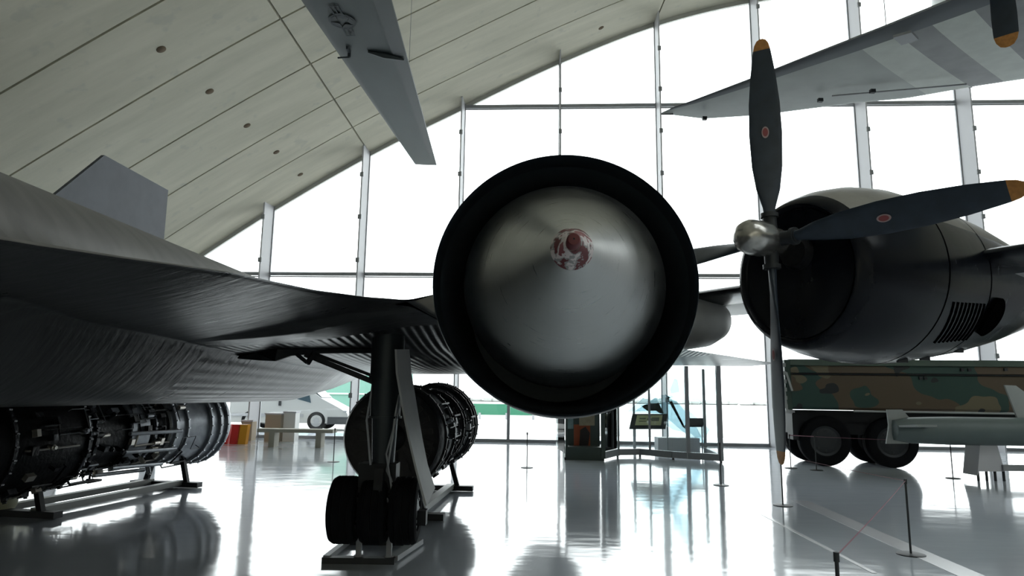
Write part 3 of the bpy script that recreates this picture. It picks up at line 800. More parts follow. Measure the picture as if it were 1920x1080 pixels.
    mb.lathe([(-.22, .02), (-.15, R*.16), (0, R*.26)], A, a, 24)
    mb.build('inlet_vanes', M['eng_black'], t)
    return t
def engine_stand(A, B, halfw, R, label, side_rail=True):
    A = Vector(A); B = Vector(B); d = (B-A); d.z = 0; d.normalize(); sd = Vector((d.y, -d.x, 0))
    t = empty('engine_stand', ((A.x+B.x)/2, (A.y+B.y)/2, 0), 0, label, 'engine stand', 'floor stands of the jet engines')
    for p in (A, B):
        c = Vector((p.x, p.y, .05)); mb = MB(); mb.bar(c-sd*halfw, c+sd*halfw, .14, .08); mb.build('cross_bar', M['dark_steel'], t)
        mb = MB()
        for s in (-1, 1): mb.bar(c+sd*(s*halfw*.62), Vector((p.x, p.y, p.z-R*.62))+sd*(s*R*.35), .07, .07)
        mb.bar(Vector((p.x, p.y, p.z-R*.80))-sd*R*.45, Vector((p.x, p.y, p.z-R*.80))+sd*R*.45, .07, .07)
        mb.build('cradle', M['black'], t)
    for s in (-1, 1):
        mb = MB(); mb.bar(Vector((A.x, A.y, .08))+sd*(s*halfw*.45), Vector((B.x, B.y, .08))+sd*(s*halfw*.45), .12, .08); mb.build('side_rail', M['pale_grey'], t)
    return t
jet_engine((-6.35, 7.7, .92), (-5.62, 12.3, 1.02), .66, 'long jet engine with bright pale rear section on a stand at lower left', 5, True)
engine_stand((-6.2, 8.75, .92), (-5.75, 11.6, 1.0), .62, .66, 'grey rail stand under the long engine at lower left')
jet_engine((-1.53, 8.9, 1.03), (-1.26, 12.0, 1.08), .68, 'dark rounded jet engine behind the main wheels of the black jet', 11, False)
engine_stand((-1.5, 8.95, 1.08), (-1.28, 11.6, 1.08), .68, .66, 'dark rail stand under the engine behind the main wheels')
# cream canister at the left edge
cc = PZ(-6, 966)
t = empty('cream_canister', (cc.x, cc.y, 0), 0, 'cream rounded canister on the floor at the left edge below the engine', 'canister')
mb = MB(); mb.lathe([(0, .10), (.02, .15), (.12, .20), (.27, .21), (.40, .15), (.45, .05)], (cc.x, cc.y, 0), (0, 0, 1), 32); mb.build('body', mat('cream_paint', (0.62, 0.62, 0.45), 0.4), t)
mb = MB(); mb.lathe([(0, .04), (.04, .04)], (cc.x, cc.y, .44), (0, 0, 1), 16); mb.build('cap', M['dark_steel'], t)

# ------------------------------------------------------------------ propellers
def blade_mb(c, rad, tang, ax, stations, tipcol=True, camber=.03):
    # stations: (r, width, thickness, beta degrees)
    rings = []; mis = []
    for (r, w_, th, be) in stations:
        b = math.radians(be); cd = tang*math.cos(b)-ax*math.sin(b); nd = rad.cross(cd).normalized()
        p = c+rad*r; ring = []
        for k in range(16):
            q = 2*PI*k/16; x = math.cos(q); y = math.sin(q)
            ring.append(p+cd*(x*w_/2)+nd*(y*th/2+(1-x*x)*camber*w_*.5))
        rings.append(ring)
    return rings
def propeller(parent, c, a, h, v, stations, nbl, start, tip_r, names='blade', marks=()):
    for k in range(nbl):
        q = start+2*PI*k/nbl                      # angle from v towards h
        rad = v*math.cos(q)+h*math.sin(q); tang = -v*math.sin(q)+h*math.cos(q)
        rings = blade_mb(c, rad, tang, a, stations)
        lo = [rg for rg, s in zip(rings, stations) if s[0] <= tip_r+1e-6]; hi = [rg for rg, s in zip(rings, stations) if s[0] >= tip_r-1e-6]
        mb = MB(); mb.loft(lo, cap=True); bl = mb.build(names, M['blade'], parent, ang=60)
        mb = MB(); mb.loft(hi, cap=True); mb.build('painted_tip', M['orange'], bl, ang=60)
        mb = MB(); mb.tube([c+rad*.05, c+rad*.34], [.085, .075], 20); mb.lathe([(.0, .10), (.05, .10)], c+rad*.28, rad, 20); mb.build('root_cuff', M['dark_steel'], bl)
        # small round maker's mark
        for (rm, off) in marks:
            be = math.radians(33); cd = tang*math.cos(be)-a*math.sin(be); nd = rad.cross(cd).normalized()
            if nd.dot(CAM-c) < 0: nd = -nd
            for sgn in (1,):
                base = c+rad*rm+nd*off
                mb = MB()
                m1 = [base+rad*math.cos(x)*.072+cd*math.sin(x)*.042 for x in [2*PI*i/24 for i in range(24)]]
                mb.prism(m1, nd*.003); mb.build('round_mark', M['palemark'], bl, smooth=False)
                mb = MB()
                m1 = [base+rad*math.cos(x)*.052+cd*math.sin(x)*.03 for x in [2*PI*i/24 for i in range(24)]]
                mb.prism(m1, nd*.006)
                mb.build('mark_centre', M['redmark'], bl, smooth=False)
a_f = Vector((-.839, -.545, 0)); h_r = Vector((.545, -.839, 0)); v_u = Vector((0, 0, 1))
PC = P(1445, 452, 7.6)
bomber = empty('black_bomber_aircraft', (PC.x, PC.y, 0), 0, 'black propeller bomber engine and wing at right with four-bladed orange-tipped propeller', 'aircraft')
mb = MB(); mb.lathe([(-.12, .16), (.10, .17), (.12, .20), (.30, .205), (.42, .19), (.50, .14), (.545, .05), (.55, .005)], PC, a_f, 48)
prop = mb.build('propeller_hub', M['chrome'], bomber)
stn = [(.22, .10, .10, 60), (.40, .15, .09, 55), (.62, .27, .075, 48), (.9, .34, .055, 42), (1.3, .37, .04, 36), (1.7, .35, .03, 32), (2.05, .29, .022, 29), (2.30, .225, .018, 27), (2.385, .20, .016, 26.5), (2.46, .165, .014, 26), (2.51, .11, .010, 26), (2.53, .04, .006, 26)]
propeller(prop, PC, a_f, h_r, v_u, stn, 4, 0.0, 2.385, marks=((1.32, .028),))

def oval(t, rh, rz, cz, n=72, flat=0.0):
    c = PC-a_f*t; c = Vector((c.x, c.y, cz))
    return [c+h_r*(math.cos(q)*rh)+v_u*(math.sin(q)*rz) for q in [2*PI*k/n for k in range(n)]]
st_n = [(.50, .70, .78, 3.08), (.42, .75, .83, 3.08), (.44, .80, .87, 3.08), (.6, .87, .94, 3.10), (.9, .95, 1.03, 3.13), (1.3, 1.02, 1.11, 3.16), (1.8, 1.05, 1.15, 3.19), (2.3, 1.04, 1.14, 3.21), (3.0, 1.0, 1.09, 3.24), (4.0, .92, 1.0, 3.28), (5.0, .8, .86, 3.32), (6.2, .62, .66, 3.38), (7.4, .35, .38, 3.45)]
mb = MB()
rings = [oval(*s) for s in st_n]
mb.loft(rings)
# upper third coloured a paler olive grey
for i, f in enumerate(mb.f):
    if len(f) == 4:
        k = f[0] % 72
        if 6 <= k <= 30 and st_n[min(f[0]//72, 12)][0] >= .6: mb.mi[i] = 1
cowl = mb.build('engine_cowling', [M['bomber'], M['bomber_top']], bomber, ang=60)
mb = MB(); mb.loft([oval(1.0, .68, .74, 3.1), oval(.47, .70, .78, 3.08)], cap=False); mb.loft([oval(1.0, .67, .73, 3.1, 72), oval(1.02, .67, .73, 3.1, 72)])
mb.build('cowl_inside', M['black'], cowl)
mb = MB()
ec = PC-a_f*.85
mb.lathe([(-.4, .30), (.0, .34), (.25, .26), (.45, .17)], Vector((ec.x, ec.y, PC.z-.08)), a_f, 32)
for k in range(9):
    q = 2*PI*k/9; r_ = v_u*math.cos(q)+h_r*math.sin(q)
    cyc = Vector((ec.x, ec.y, PC.z-.20))
    mb.lathe([(.28+.03*j, (.10 if j % 2 else .125)) for j in range(13)], cyc, r_, 16)
mb.build('radial_engine', M['eng_black'], bomber)
# cowl flap seam and panel lines
for tt in (1.9, 3.15):
    s_ = None
    for i in range(len(st_n)-1):
        if st_n[i][0] <= tt <= st_n[i+1][0]:
            f_ = (tt-st_n[i][0])/(st_n[i+1][0]-st_n[i][0]); s_ = [st_n[i][k]+(st_n[i+1][k]-st_n[i][k])*f_ for k in range(4)]
    mb = MB(); o1 = oval(tt-.012, s_[1]+.004, s_[2]+.004, s_[3]); o2 = oval(tt+.012, s_[1]+.004, s_[2]+.004, s_[3])
    mb.loft([o1, o2], cap=False); mb.build('panel_seam', M['slot'], cowl)
# louvres on the lower side facing the floor
def cowl_pt(t, q, off=0.0):
    s_ = st_n[-1]
    for i in range(1, len(st_n)-1):
        if st_n[i][0] <= t <= st_n[i+1][0]:
            f_ = (t-st_n[i][0])/(st_n[i+1][0]-st_n[i][0]); s_ = [st_n[i][k]+(st_n[i+1][k]-st_n[i][k])*f_ for k in range(4)]
    c = PC-a_f*t
    return Vector((c.x, c.y, s_[3]))+h_r*(math.cos(q)*(s_[1]+off))+v_u*(math.sin(q)*(s_[2]+off))
for k in range(9):
    t0 = 2.08+k*.115
    mb = MB(); rg = []
    for j in range(6):
        q = math.radians(-22-j*6)
        sk = .03*j; rg.append([cowl_pt(t0+sk, q, .0), cowl_pt(t0+sk+.03, q, .0), cowl_pt(t0+sk+.03, q, .016), cowl_pt(t0+sk, q, .004)])
    mb.loft(rg); mb.build('louvre', M['slot'], cowl)
mb = MB(); ctr = cowl_pt(3.45, math.radians(-32)); rg = []
mb.loft([[cowl_pt(3.45+.26*math.cos(x), math.radians(-32)+.26*math.sin(x), o_) for x in [2*PI*i/28 for i in range(28)]] for o_ in (-.01, .05)]); mb.build('exhaust_opening', M['slot'], cowl)
for (t0, q0) in ((2.2, -75), (2.9, -78), (3.6, -70)):
    mb = MB(); c = cowl_pt(t0, math.radians(q0)); mb.box(c, (.12, .05, .06)); mb.build('drain_fitting', M['dark_steel'], cowl)
# wing
def wing_sec(s, t_le, chord, zc, th, n=14):
    ring = []
    base = PC+h_r*s
    for k in range(n+1):
        x = (1-math.cos(PI*k/n))/2; y = th*1.48*(.2969*math.sqrt(x)-.126*x-.3516*x*x+.2843*x**3-.1015*x**4)*3.3
        c = base-a_f*(t_le+x*chord); ring.append(Vector((c.x, c.y, zc+y)))
    for k in range(n-1, 0, -1):
        x = (1-math.cos(PI*k/n))/2; y = th*1.48*(.2969*math.sqrt(x)-.126*x-.3516*x*x+.2843*x**3-.1015*x**4)*3.3
        c = base-a_f*(t_le+x*chord); ring.append(Vector((c.x, c.y, zc-y*.75)))
    return ring
mb = MB(); secs = [(4.0, 3.0, 3.9, 3.47, .34), (0.9, 3.0, 3.9, 3.47, .34), (0, 3.0, 3.9, 3.48, .34), (-1.2, 3.0, 3.8, 3.49, .33), (-3.5, 3.05, 3.6, 3.52, .30), (-5.5, 3.1, 3.4, 3.54, .28), (-7.0, 3.15, 3.2, 3.56, .26)]
mb.loft([wing_sec(*s) for s in secs])
n2 = 28
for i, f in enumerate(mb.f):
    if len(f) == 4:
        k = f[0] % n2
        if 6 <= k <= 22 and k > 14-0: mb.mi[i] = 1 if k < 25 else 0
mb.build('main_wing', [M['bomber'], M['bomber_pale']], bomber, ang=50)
# next nacelle on the same wing
mb = MB(); rg = []
for (t, r, dz) in ((.9, .2, 0), (1.0, .55, 0), (1.6, .66, 0), (2.6, .70, 0), (3.4, .66, 0), (4.0, .56, .0), (4.35, .42, .02), (4.55, .26, .03), (4.62, .08, .04)):
    c = PC+h_r*(-4.5)-a_f*t; c.z = 3.12+dz
    rg.append([c+h_r*(math.cos(q)*r)+v_u*(math.sin(q)*r*.92) for q in [2*PI*k/40 for k in range(40)]])
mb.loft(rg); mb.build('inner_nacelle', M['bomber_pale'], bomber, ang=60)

# ------------------------------------------------------------------ hanging wing with insignia (upper middle)
Z8 = 8.0
Ltop = [(565, 0), (640, 96), (778, 308)]; Rtop = [(735, 0), (779, 160), (819, 310)]
tipL, tipR = PZ(778, 308, Z8), PZ(819, 310, Z8)
l0, r0 = PZ(560, -6, Z8), PZ(733, -6, Z8)
dl = (l0-tipL); dr = (r0-tipR)
spy = empty('hanging_spyplane', (l0.x, l0.y-2, Z8), 0, 'slender grey-green aircraft wing hanging from the roof with a star insignia', 'aircraft')
def uw(s, c):                                # s 0 tip .. 1 frame edge .. beyond ; c 0 left edge .. 1 right edge
    a_, b_ = tipL+dl*s, tipR+dr*s
    return a_+(b_-a_)*c
mb = MB(); rings = []
for s in (0.0, .02, .1, .3, .6, 1.0, 1.5):
    ch = (uw(s, 1)-uw(s, 0)).length; th = ch*.11*(1 if s > .01 else .4)
    ring = []
    for k in range(11):
        x = (1-math.cos(PI*k/10))/2; ring.append(uw(s, x)+Vector((0, 0, th*2.0*math.sqrt(x)*(1-x)*1.3+.005)))
    for k in range(9, 0, -1):
        x = (1-math.cos(PI*k/10))/2; ring.append(uw(s, x)-Vector((0, 0, th*.5*math.sqrt(x)*(1-x)*1.3)))
    rings.append(ring)
mb.loft(rings); uwing = mb.build('wing', M['u2'], spy, ang=40)
mb = MB(); 
def uz(s, c): 
    ch = (uw(s, 1)-uw(s, 0)).length; th = ch*.11
    return uw(s, c)-Vector((0, 0, th*.5*math.sqrt(c)*(1-c)*1.3))
mb.loft([[uz(s, .80)+Vector((0, 0, -.022)), uz(s, .998)+Vector((0, 0, -.022)), uz(s, .998)+Vector((0, 0, .01)), uz(s, .80)+Vector((0, 0, .01))] for s in (.12, .3, .5, .7, .9, 1.1, 1.4)])
mb.build('flap', M['u2_dark'], uwing)
# insignia
def to_uw(px, py): return PZ(px, py, Z8-.055)
ic = to_uw(642, 40); U1 = (to_uw(628, 12)-to_uw(657, 62)).normalized(); U2 = Vector((-U1.y, U1.x, 0))
mb = MB(); rs = .20; zt = Vector((0, 0, -.006))
star = [ic+(U2*math.cos(x)+U1*math.sin(x))*(rs if i % 2 == 0 else rs*.42) for i, x in enumerate([PI+2*PI*k/10 for k in range(10)])]
ring_o = [ic+(U2*math.cos(x)+U1*math.sin(x))*(rs*1.16) for x in [2*PI*k/40 for k in range(40)]]
ring_i = [ic+(U2*math.cos(x)+U1*math.sin(x))*(rs*1.02) for x in [2*PI*k/40 for k in range(40)]]
mb.loft([ring_i, ring_o, [p+zt for p in ring_o], [p+zt for p in ring_i], ring_i], cap=False)
def fr_rect(c0, w1, w2, th=.022):
    o_ = [c0+U1*w1*sx+U2*w2*sy for sx, sy in ((-1, -1), (1, -1), (1, 1), (-1, 1))]
    i_ = [c0+U1*(w1-th)*sx+U2*(w2-th)*sy for sx, sy in ((-1, -1), (1, -1), (1, 1), (-1, 1))]
    mb.loft([i_, o_, [p+zt for p in o_], [p+zt for p in i_], i_], cap=False)
for s_ in (-1, 1):
    fr_rect(ic+U1*(s_*rs*1.75), rs*.62, rs*.42)
    mb.bar(ic+U1*(s_*rs*1.14), ic+U1*(s_*rs*2.3), .022, .006)
# filled gaps between star and circle
for k in range(5):
    i0, i1, i2 = star[2*k], star[(2*k+1) % 10], star[(2*k+2) % 10]
    mb.prism([i0, i1, i2, ic+((i0+i2)/2-ic).normalized()*rs*1.02], zt)
mb.build('star_insignia', M['insignia'], uwing, smooth=False)
mb = MB()
q = to_uw(655, 98); mb.tube([q+Vector((0, 0, .05)), q+Vector((0, 0, -.10))], .03, 10); mb.tube([q+Vector((0, 0, -.10)), q+Vector((-.22, 0.03, -.10))], .016, 8)
mb.box(q+Vector((.0, -.09, 0.0)), (.04, .18, .06)); mb.build('probe', M['insignia'], uwing)
q = to_uw(720, 104); q2 = to_uw(757, 112)
mb = MB(); mb.tube([to_uw(690, 97), to_uw(703, 100), q, q2], [.02, .035, .06, .02], 12); mb.build('hinge_fairing', M['u2_dark'], uwing)
# suspension cables
mb = MB()
for s, c in ((.35, .5), (1.3, .5)):
    p = uw(s, c); top = cat(p.x)-MS*(wall_y(p.x)-p.y)
    mb.tube([p+Vector((0, 0, .04)), Vector((p.x, p.y, top))], .006, 6)
mb.build('suspension_cable', M['steel'], spy)

# ------------------------------------------------------------------ striped wing hanging at upper right
ZW = 6.75
trans = empty('striped_transport_aircraft', (PZ(1920, 60, ZW).x, PZ(1920, 60, ZW).y, ZW), 0, 'pale aircraft wing with white and grey stripes hanging at upper right', 'aircraft')
LE_ = [(1240, 212), (1262, 203), (1300, 190), (1405, 152), (1460, 129), (1525, 103), (1620, 68), (1700, 40), (1800, 20), (1920, -30), (2000, -60)]
LE_ = [(1240, 212), (1262, 202), (1300, 189), (1405, 150), (1530, 101), (1650, 55), (1775, 5), (1900, -48), (2030, -103)]
TE_ = [(1240, 213), (1320, 223), (1400, 218), (1460, 212), (1600, 194), (1700, 185), (1825, 163), (1925, 148), (2080, 130)]
def interp_line(pts, n, skew=0.0):
    out = []; ds = [0]
    for i in range(1, len(pts)): ds.append(ds[-1]+(pts[i]-pts[i-1]).length)
    for k in range(n+1):
        f_ = k/n; d = ds[-1]*(f_+skew*f_*f_*(1-f_))
        for i in range(1, len(pts)):
            if d <= ds[i]+1e-9:
                t_ = (d-ds[i-1])/(ds[i]-ds[i-1]); out.append(pts[i-1]+(pts[i]-pts[i-1])*t_); break
    return out
LW = interp_line([PZ(x, y, ZW) for x, y in LE_], 60); TW = interp_line([PZ(x, y, ZW) for x, y in TE_], 60, .6)
def tw(i, c, up):
    a_, b_ = LW[i], TW[i]; ch = (b_-a_).length
    sh = math.sqrt(max(c, 0))*(1-c)*1.5
    return a_+(b_-a_)*c+Vector((0, 0, ch*(.10*sh if up else -.035*sh)))
mb = MB(); NC = 14; rings = []
for i in range(61):
    cs = [(1-math.cos(PI*k/NC))/2 for k in range(NC+1)]
    rings.append([tw(i, c, True)+Vector((0, 0, .006)) for c in cs]+[tw(i, c, False) for c in cs[::-1]][1:-1])
mb.loft(rings)
nn = len(rings[0])
stripe = {}
for i, f in enumerate(mb.f):
    if len(f) != 4: continue
    r_, k = f[0]//nn, f[0] % nn
    c = cs[k] if k <= NC else cs[2*NC-k]
    fx = r_/60
    if c < .11 and fx > .03: m_ = 3
    elif .555 <= fx < .64: m_ = 1
    elif .64 <= fx < .715: m_ = 2
    elif .715 <= fx < .80: m_ = 1
    elif .80 <= fx < .88: m_ = 2
    elif .88 <= fx: m_ = 1
    else: m_ = 0
    mb.mi[i] = m_
twing = mb.build('wing', [M['wing_grey'], M['stripe_white'], M['stripe_grey'], M['deice']], trans, ang=40)
inn = rings[-1]; out_d = (LW[60]-LW[57]).normalized()*1.0+(TW[60]-TW[57]).normalized()*1.0; out_d = out_d.normalized()
mb = MB(); mb.loft([inn, [p+out_d*3.0 for p in inn], [p+out_d*6.5 for p in inn]]); mb.build('wing_root', M['wing_grey'], trans, ang=40)
def ww(px, py, dz=0): return PZ(px, py, ZW-.12+dz)
mb = MB(); mb.prism([ww(1674, 66), ww(1708, 56), ww(1722, 70), ww(1690, 80)], (0, 0, -.04)); mb.build('landing_light', M['steel'], twing)
mb = MB(); mb.bar(ww(1240, 214, .1), ww(1262, 214, .1), .02)
mb.build('wingtip_light', M['dark_steel'], twing)
for (x, y) in ((1321, 222), (1538, 188), (1636, 171)):
    mb = MB(); mb.box(ww(x, y), (.08, .06, .06)); mb.build('aileron_fitting', M['dark_steel'], twing)
mb = MB(); mb.bar(ww(1560, 180), ww(1812, 158), .02, .02); mb.build('aileron_gap_strip', M['steel'], twing)
mb = MB()
for i in (34, 50):
    p = tw(i, .45, True); top = cat(p.x)-MS*(wall_y(p.x)-p.y); mb.tube([p, Vector((p.x, p.y, top))], .008, 6)
mb.build('suspension_cable', M['steel'], trans)
# its propeller: lower blade hangs into the picture
tipp = P(1889, 88, 7.8); c3 = tipp+Vector((0, 0, 1.72))
a3 = Vector((-.35, -.93, 0)).normalized(); h3 = Vector((.93, -.35, 0))
mb = MB(); mb.lathe([(-.15, .13), (.12, .13), (.2, .09), (.26, .02)], c3, a3, 24); ph = mb.build('propeller_hub', M['dark_steel'], trans)
st3 = [(.2, .12, .10, 50), (.5, .19, .07, 42), (.9, .26, .045, 34), (1.3, .275, .03, 28), (1.52, .265, .022, 25), (1.56, .26, .02, 25), (1.64, .22, .016, 24), (1.70, .14, .012, 24), (1.72, .05, .008, 24)]
propeller(ph, c3, a3, h3, v_u, st3, 3, PI, 1.56)
mb = MB(); mb.lathe([(.3, .30), (.32, .40), (.8, .45), (1.4, .42), (2.0, .3), (2.4, .1)], c3, -a3, 40); mb.build('engine_nacelle', M['wing_grey'], trans)

# ------------------------------------------------------------------ camouflaged missile transporter
TY = 16.6
def G(px, py, Y=TY): return P(px, py, Y)
xl = G(1476, 720).x; trk = empty('missile_launcher_truck', (xl, TY, 0), 0, 'long camouflaged missile transporter with box body and large tyres at right', 'truck')
ztop, zmid, zbot = G(1600, 677).z, G(1600, 703).z, G(1600, 769).z
xr = xl+10.5; hh = zmid-zbot
mb = MB()
prof = [(TY+.05, zbot), (TY, zbot+.06), (TY, zmid-.02), (TY+.03, zmid), (TY+.03, zmid+.02), (TY, zmid+.04), (TY+.03, ztop-.06), (TY+.15, ztop), (TY+1.3, ztop), (TY+1.45, ztop-.1), (TY+1.45, zbot)]
mb.prism([(xl+.1, y, z) for y, z in prof], (xr-xl, 0, 0))
bx_ = mb.build('launcher_box', M['camo'], trk, ang=30)
mb = MB()
mb.prism([(xl+.1, y, z) for y, z in [(TY-.01, ztop-.13), (TY+.10, ztop+.01), (TY+1.3, ztop+.01), (TY+1.3, ztop+.03), (TY+.09, ztop+.03), (TY-.02, ztop-.12)]], (xr-xl, 0, 0)); mb.build('lid_rail', M['camo_green'], bx_)
mb = MB(); mb.bar((xl+.1, TY-.01, zmid+.01), (xr, TY-.01, zmid+.01), .03, .035); mb.build('seam', M['black'], bx_)
mb = MB(); mb.bar((xl+1.5, TY-.02, zbot-.02), (xr, TY-.02, zbot-.02), .06, .04); mb.build('pale_rail', M['fin_pale'], bx_)
for px in (1708, 1716, 1778, 1790, 1850):
    c = G(px, 695 if px % 4 else 710); mb = MB(); mb.box((c.x, TY-.02, c.z), (.07, .05, .07)); mb.build('latch', M['dark_steel'], bx_)
mb = MB()                                             # rear frame with hinges
xe = xl
mb.box((xe+.03, TY+.73, (ztop+zbot)/2), (.14, 1.44, ztop-zbot+.02)); mb.build('end_frame', M['camo_green'], trk)
mb = MB()
for k in range(6):
    z = ztop-.12-k*.2; mb.box((xe-.08, TY+.02, z), (.12, .10, .09)); 
mb.bar((xe-.12, TY+.03, ztop-.08), (xe-.03, TY+.03, zbot-.05), .05, .05); mb.bar((xe-.02, TY-.02, ztop-.3), (xe+.1, TY-.02, ztop-.75), .05, .05)
mb.build('hinge_gear', M['pale_grey'], trk)
mb = MB(); mb.box(((xl+xr)/2+.1, TY+.75, zbot-.16), (xr-xl-.2, 1.1, .26)); mb.build('chassis_beam', M['black'], trk)
mb = MB(); mb.box((xl+1.45, TY+.75, zbot-.34), (2.6, 1.0, .5)); mb.build('axle_carrier', M['black'], trk)
mb = MB(); mb.box((xl+.15, TY+.3, zbot-.42), (.12, .5, .62)); mb.build('mud_flap', M['black'], trk)
for (px, rpx) in ((1547, 46), (1664, 50)):
    c = G(px, 824); R_ = .60
    for yy in (TY+.25, TY+1.5):
        wheel_parts((c.x, yy, R_), (0, 1, 0), R_, .42, trk, tyre='tyre', rim='wheel_hub', grooves=3)
c = G(1512, 800)
for (wx) in (xl+7.0, xl+8.6):
    for yy in (TY+.25, TY+1.5): wheel_parts((wx, yy, .6), (0, 1, 0), .6, .42, trk, tyre='tyre', rim='wheel_hub')

trk.rotation_euler = (0, 0, -0.14)

# finned store on its stand in front of the truck
SY = 14.0
s0, s1 = P(1672, 803, SY), P(2100, 812, SY); zc = P(1800, 808, SY).z
sto = empty('finned_missile', ((s0.x+s1.x)/2, SY, 0), 0, 'long grey-green missile with pale fins lying on a stand before the camouflaged truck', 'missile')
mb = MB(); mb.lathe([(0, .10), (.02, .20), (.35, .26), (1.2, .285), (4.0, .285), (4.6, .25), (5.2, .12), (5.4, .02)], (s0.x, SY, zc), (1, 0, 0), 48); mb.build('missile_body', M['store'], sto)
def plate(name, pts, thick, m_, parent):
    mb = MB(); mb.prism(pts, thick); return mb.build(name, m_, parent, smooth=False)
plate('tail_fin', [P(1663, 768, SY), P(1692, 768, SY), P(1706, 784, SY), P(1704, 832, SY), P(1662, 832, SY), P(1667, 800, SY)], (0, .04, 0), M['fin_pale'], sto)
plate('tail_fin', [(s0.x+.02, SY, zc+.05), (s0.x+.6, SY, zc+.05), (s0.x+.5, SY-.7, zc+.1), (s0.x+.1, SY-.7, zc+.1)], (0, 0, .04), M['fin_pale'], sto)
plate('wing_fin', [P(1884, 722, SY), P(1905, 723, SY), P(1935, 745, SY), P(1960, 786, SY), P(1908, 784, SY)], (0, .04, 0), M['fin_pale'], sto)
plate('wing_fin', [(P(1908, 800, SY).x, SY, zc), (P(1960, 800, SY).x, SY, zc), (P(1960, 800, SY).x, SY+.9, zc), (P(1925, 800, SY).x, SY+.9, zc)], (0, 0, .04), M['fin_pale'], sto)
sx0 = P(1858, 860, SY).x
std = empty('missile_stand', (sx0, SY, 0), 0, 'grey steel pedestal with forked feet holding the missile', 'stand')
plate('pedestal', [P(1833, 892, SY), P(1840, 828, SY), P(1868, 828, SY), P(1884, 880, SY), P(1872, 880, SY)][0:1]+[P(1838, 828, SY), P(1868, 828, SY), P(1884, 884, SY), P(1836, 884, SY)], (0, .45, 0), M['steel_pale'], std)
mb = MB(); mb.bar(P(1878, 877, SY), P(2080, 880, SY), .10, .12); mb.build('base_beam', M['steel'], std)
for px in (1836, 1852, 1868, 1884):
    p = P(px, 880, SY); mb = MB(); mb.bar((p.x, SY+.05, p.z), (p.x, SY+.05, 0), .035, .035); mb.build('foot', M['dark_steel'], std)
mb = MB(); c = P(2080, 870, SY); mb.bar((c.x, SY, 0), (c.x, SY, zc-.25), .1, .1); mb.build('rear_post', M['steel'], std)

# ------------------------------------------------------------------ glass display booth
bo = PZ(1200, 862)
booth = empty('display_booth', (bo.x, bo.y, 0), 0, 'glass-walled display booth with dark frame and green base standing near the windows', 'display booth')
base = [PZ(x, y) for x, y in [(1060, 862), (1131, 864), (1158, 857), (1200, 856), (1262, 862), (1352, 868)]]
back = [Vector((p.x+(.25), p.y+2.2, 0)) for p in base]
HT = P(1350, 668, base[-1].y).z
mb = MB()
for i in range(1, len(base)-1): mb.bar(base[i]+Vector((0, 0, .13)), base[i+1]+Vector((0, 0, .13)), .12, .16)
mb.bar(base[-1]+Vector((0, 0, .13)), back[-1]+Vector((0, 0, .13)), .1, .16)
mb.build('base_rail', M['steel'], booth)
for i in range(0, len(base)):
    mb = MB(); mb.bar(base[i]+Vector((0, 0, 0)), base[i]+Vector((0, 0, .06)), .05, .05); mb.build('foot', M['dark_steel'], booth)
for (i_, px, w_, top) in ((5, 0, .11, HT), (3, 1219, .05, 2.3), (2, 1160, .05, 2.3)):
    p = base[i_] if not px else PZ(px, 858)
    mb = MB(); mb.bar((p.x, p.y, .05), (p.x, p.y, top), w_, w_); mb.build('post', M['steel'], booth)
p = PZ(1291, 864); mb = MB(); mb.bar((p.x, p.y, .05), (p.x, p.y, 2.4), .09, .09); mb.build('post', M['steel'], booth)
p = PZ(1131, 864); mb = MB(); mb.bar((p.x, p.y, .05), (p.x, p.y, 2.3), .10, .10); mb.build('post', M['green_box'], booth)
mb = MB(); mb.bar((back[-1].x, back[-1].y, 0), (back[-1].x, back[-1].y, 2.4), .07, .07); mb.bar((back[3].x, back[3].y, 0), (back[3].x, back[3].y, 2.4), .06, .06); mb.build('rear_post', M['steel'], booth)
for i in range(1, len(base)-1):
    mb = MB(); a_, b_ = base[i], base[i+1]
    mb.prism([a_+Vector((0, .02, .22)), b_+Vector((0, .02, .22)), b_+Vector((0, .02, 2.3)), a_+Vector((0, .02, 2.3))], (0, .012, 0)); mb.build('glass_pane', M['glass2'], booth, smooth=False)
# green plinth case with posters at the left end
cs0, cs1 = base[0], base[1]
mb = MB(); mb.prism([cs0, cs1, cs1+Vector((.1, 1.0, 0)), cs0+Vector((0, 1.0, 0))], (0, 0, .32)); case = mb.build('case_plinth', M['green_box'], booth)
mb = MB(); mb.bar(cs0+Vector((0.03, 0, .3)), cs0+Vector((0.03, 0, 2.2)), .06, .06); mb.bar(cs0+Vector((0, 0, 2.2)), cs1+Vector((0, 0, 2.2)), .06, .06); mb.prism([cs0+Vector((.1, .6, .3)), cs1+Vector((0, .6, .3)), cs1+Vector((0, .6, 2.2)), cs0+Vector((.1, .6, 2.2))], (0, .03, 0))
mb.build('case_frame', M['green_box'], booth)
def onplane(px, py, yy): return P(px, py, yy)
yy = cs0.y+.5
for nm, pts, c_ in (('orange_poster', [(1076, 796), (1123, 796), (1123, 842), (1076, 842)], (0.40, 0.09, 0.035)), ('beige_poster', [(1086, 776), (1115, 776), (1115, 798), (1086, 798)], (0.42, 0.36, 0.26)), ('blue_poster', [(1062, 782), (1075, 782), (1075, 804), (1062, 804)], (0.30, 0.42, 0.45)), ('dark_figure', [(1088, 806), (1098, 800), (1106, 812), (1102, 842), (1086, 842)], (0.03, 0.02, 0.02)), ('red_tag', [(1046, 790), (1053, 790), (1053, 812), (1046, 812)], (0.6, 0.05, 0.12))):
    mb = MB(); d_ = -.03 if nm in ('beige_poster', 'dark_figure') else 0
    mb.prism([P(x, y, yy+d_) for x, y in pts], (0, .015, 0)); mb.build(nm, mat(nm+'_print', c_, .6, noise=.25, scale=6), booth, smooth=False)
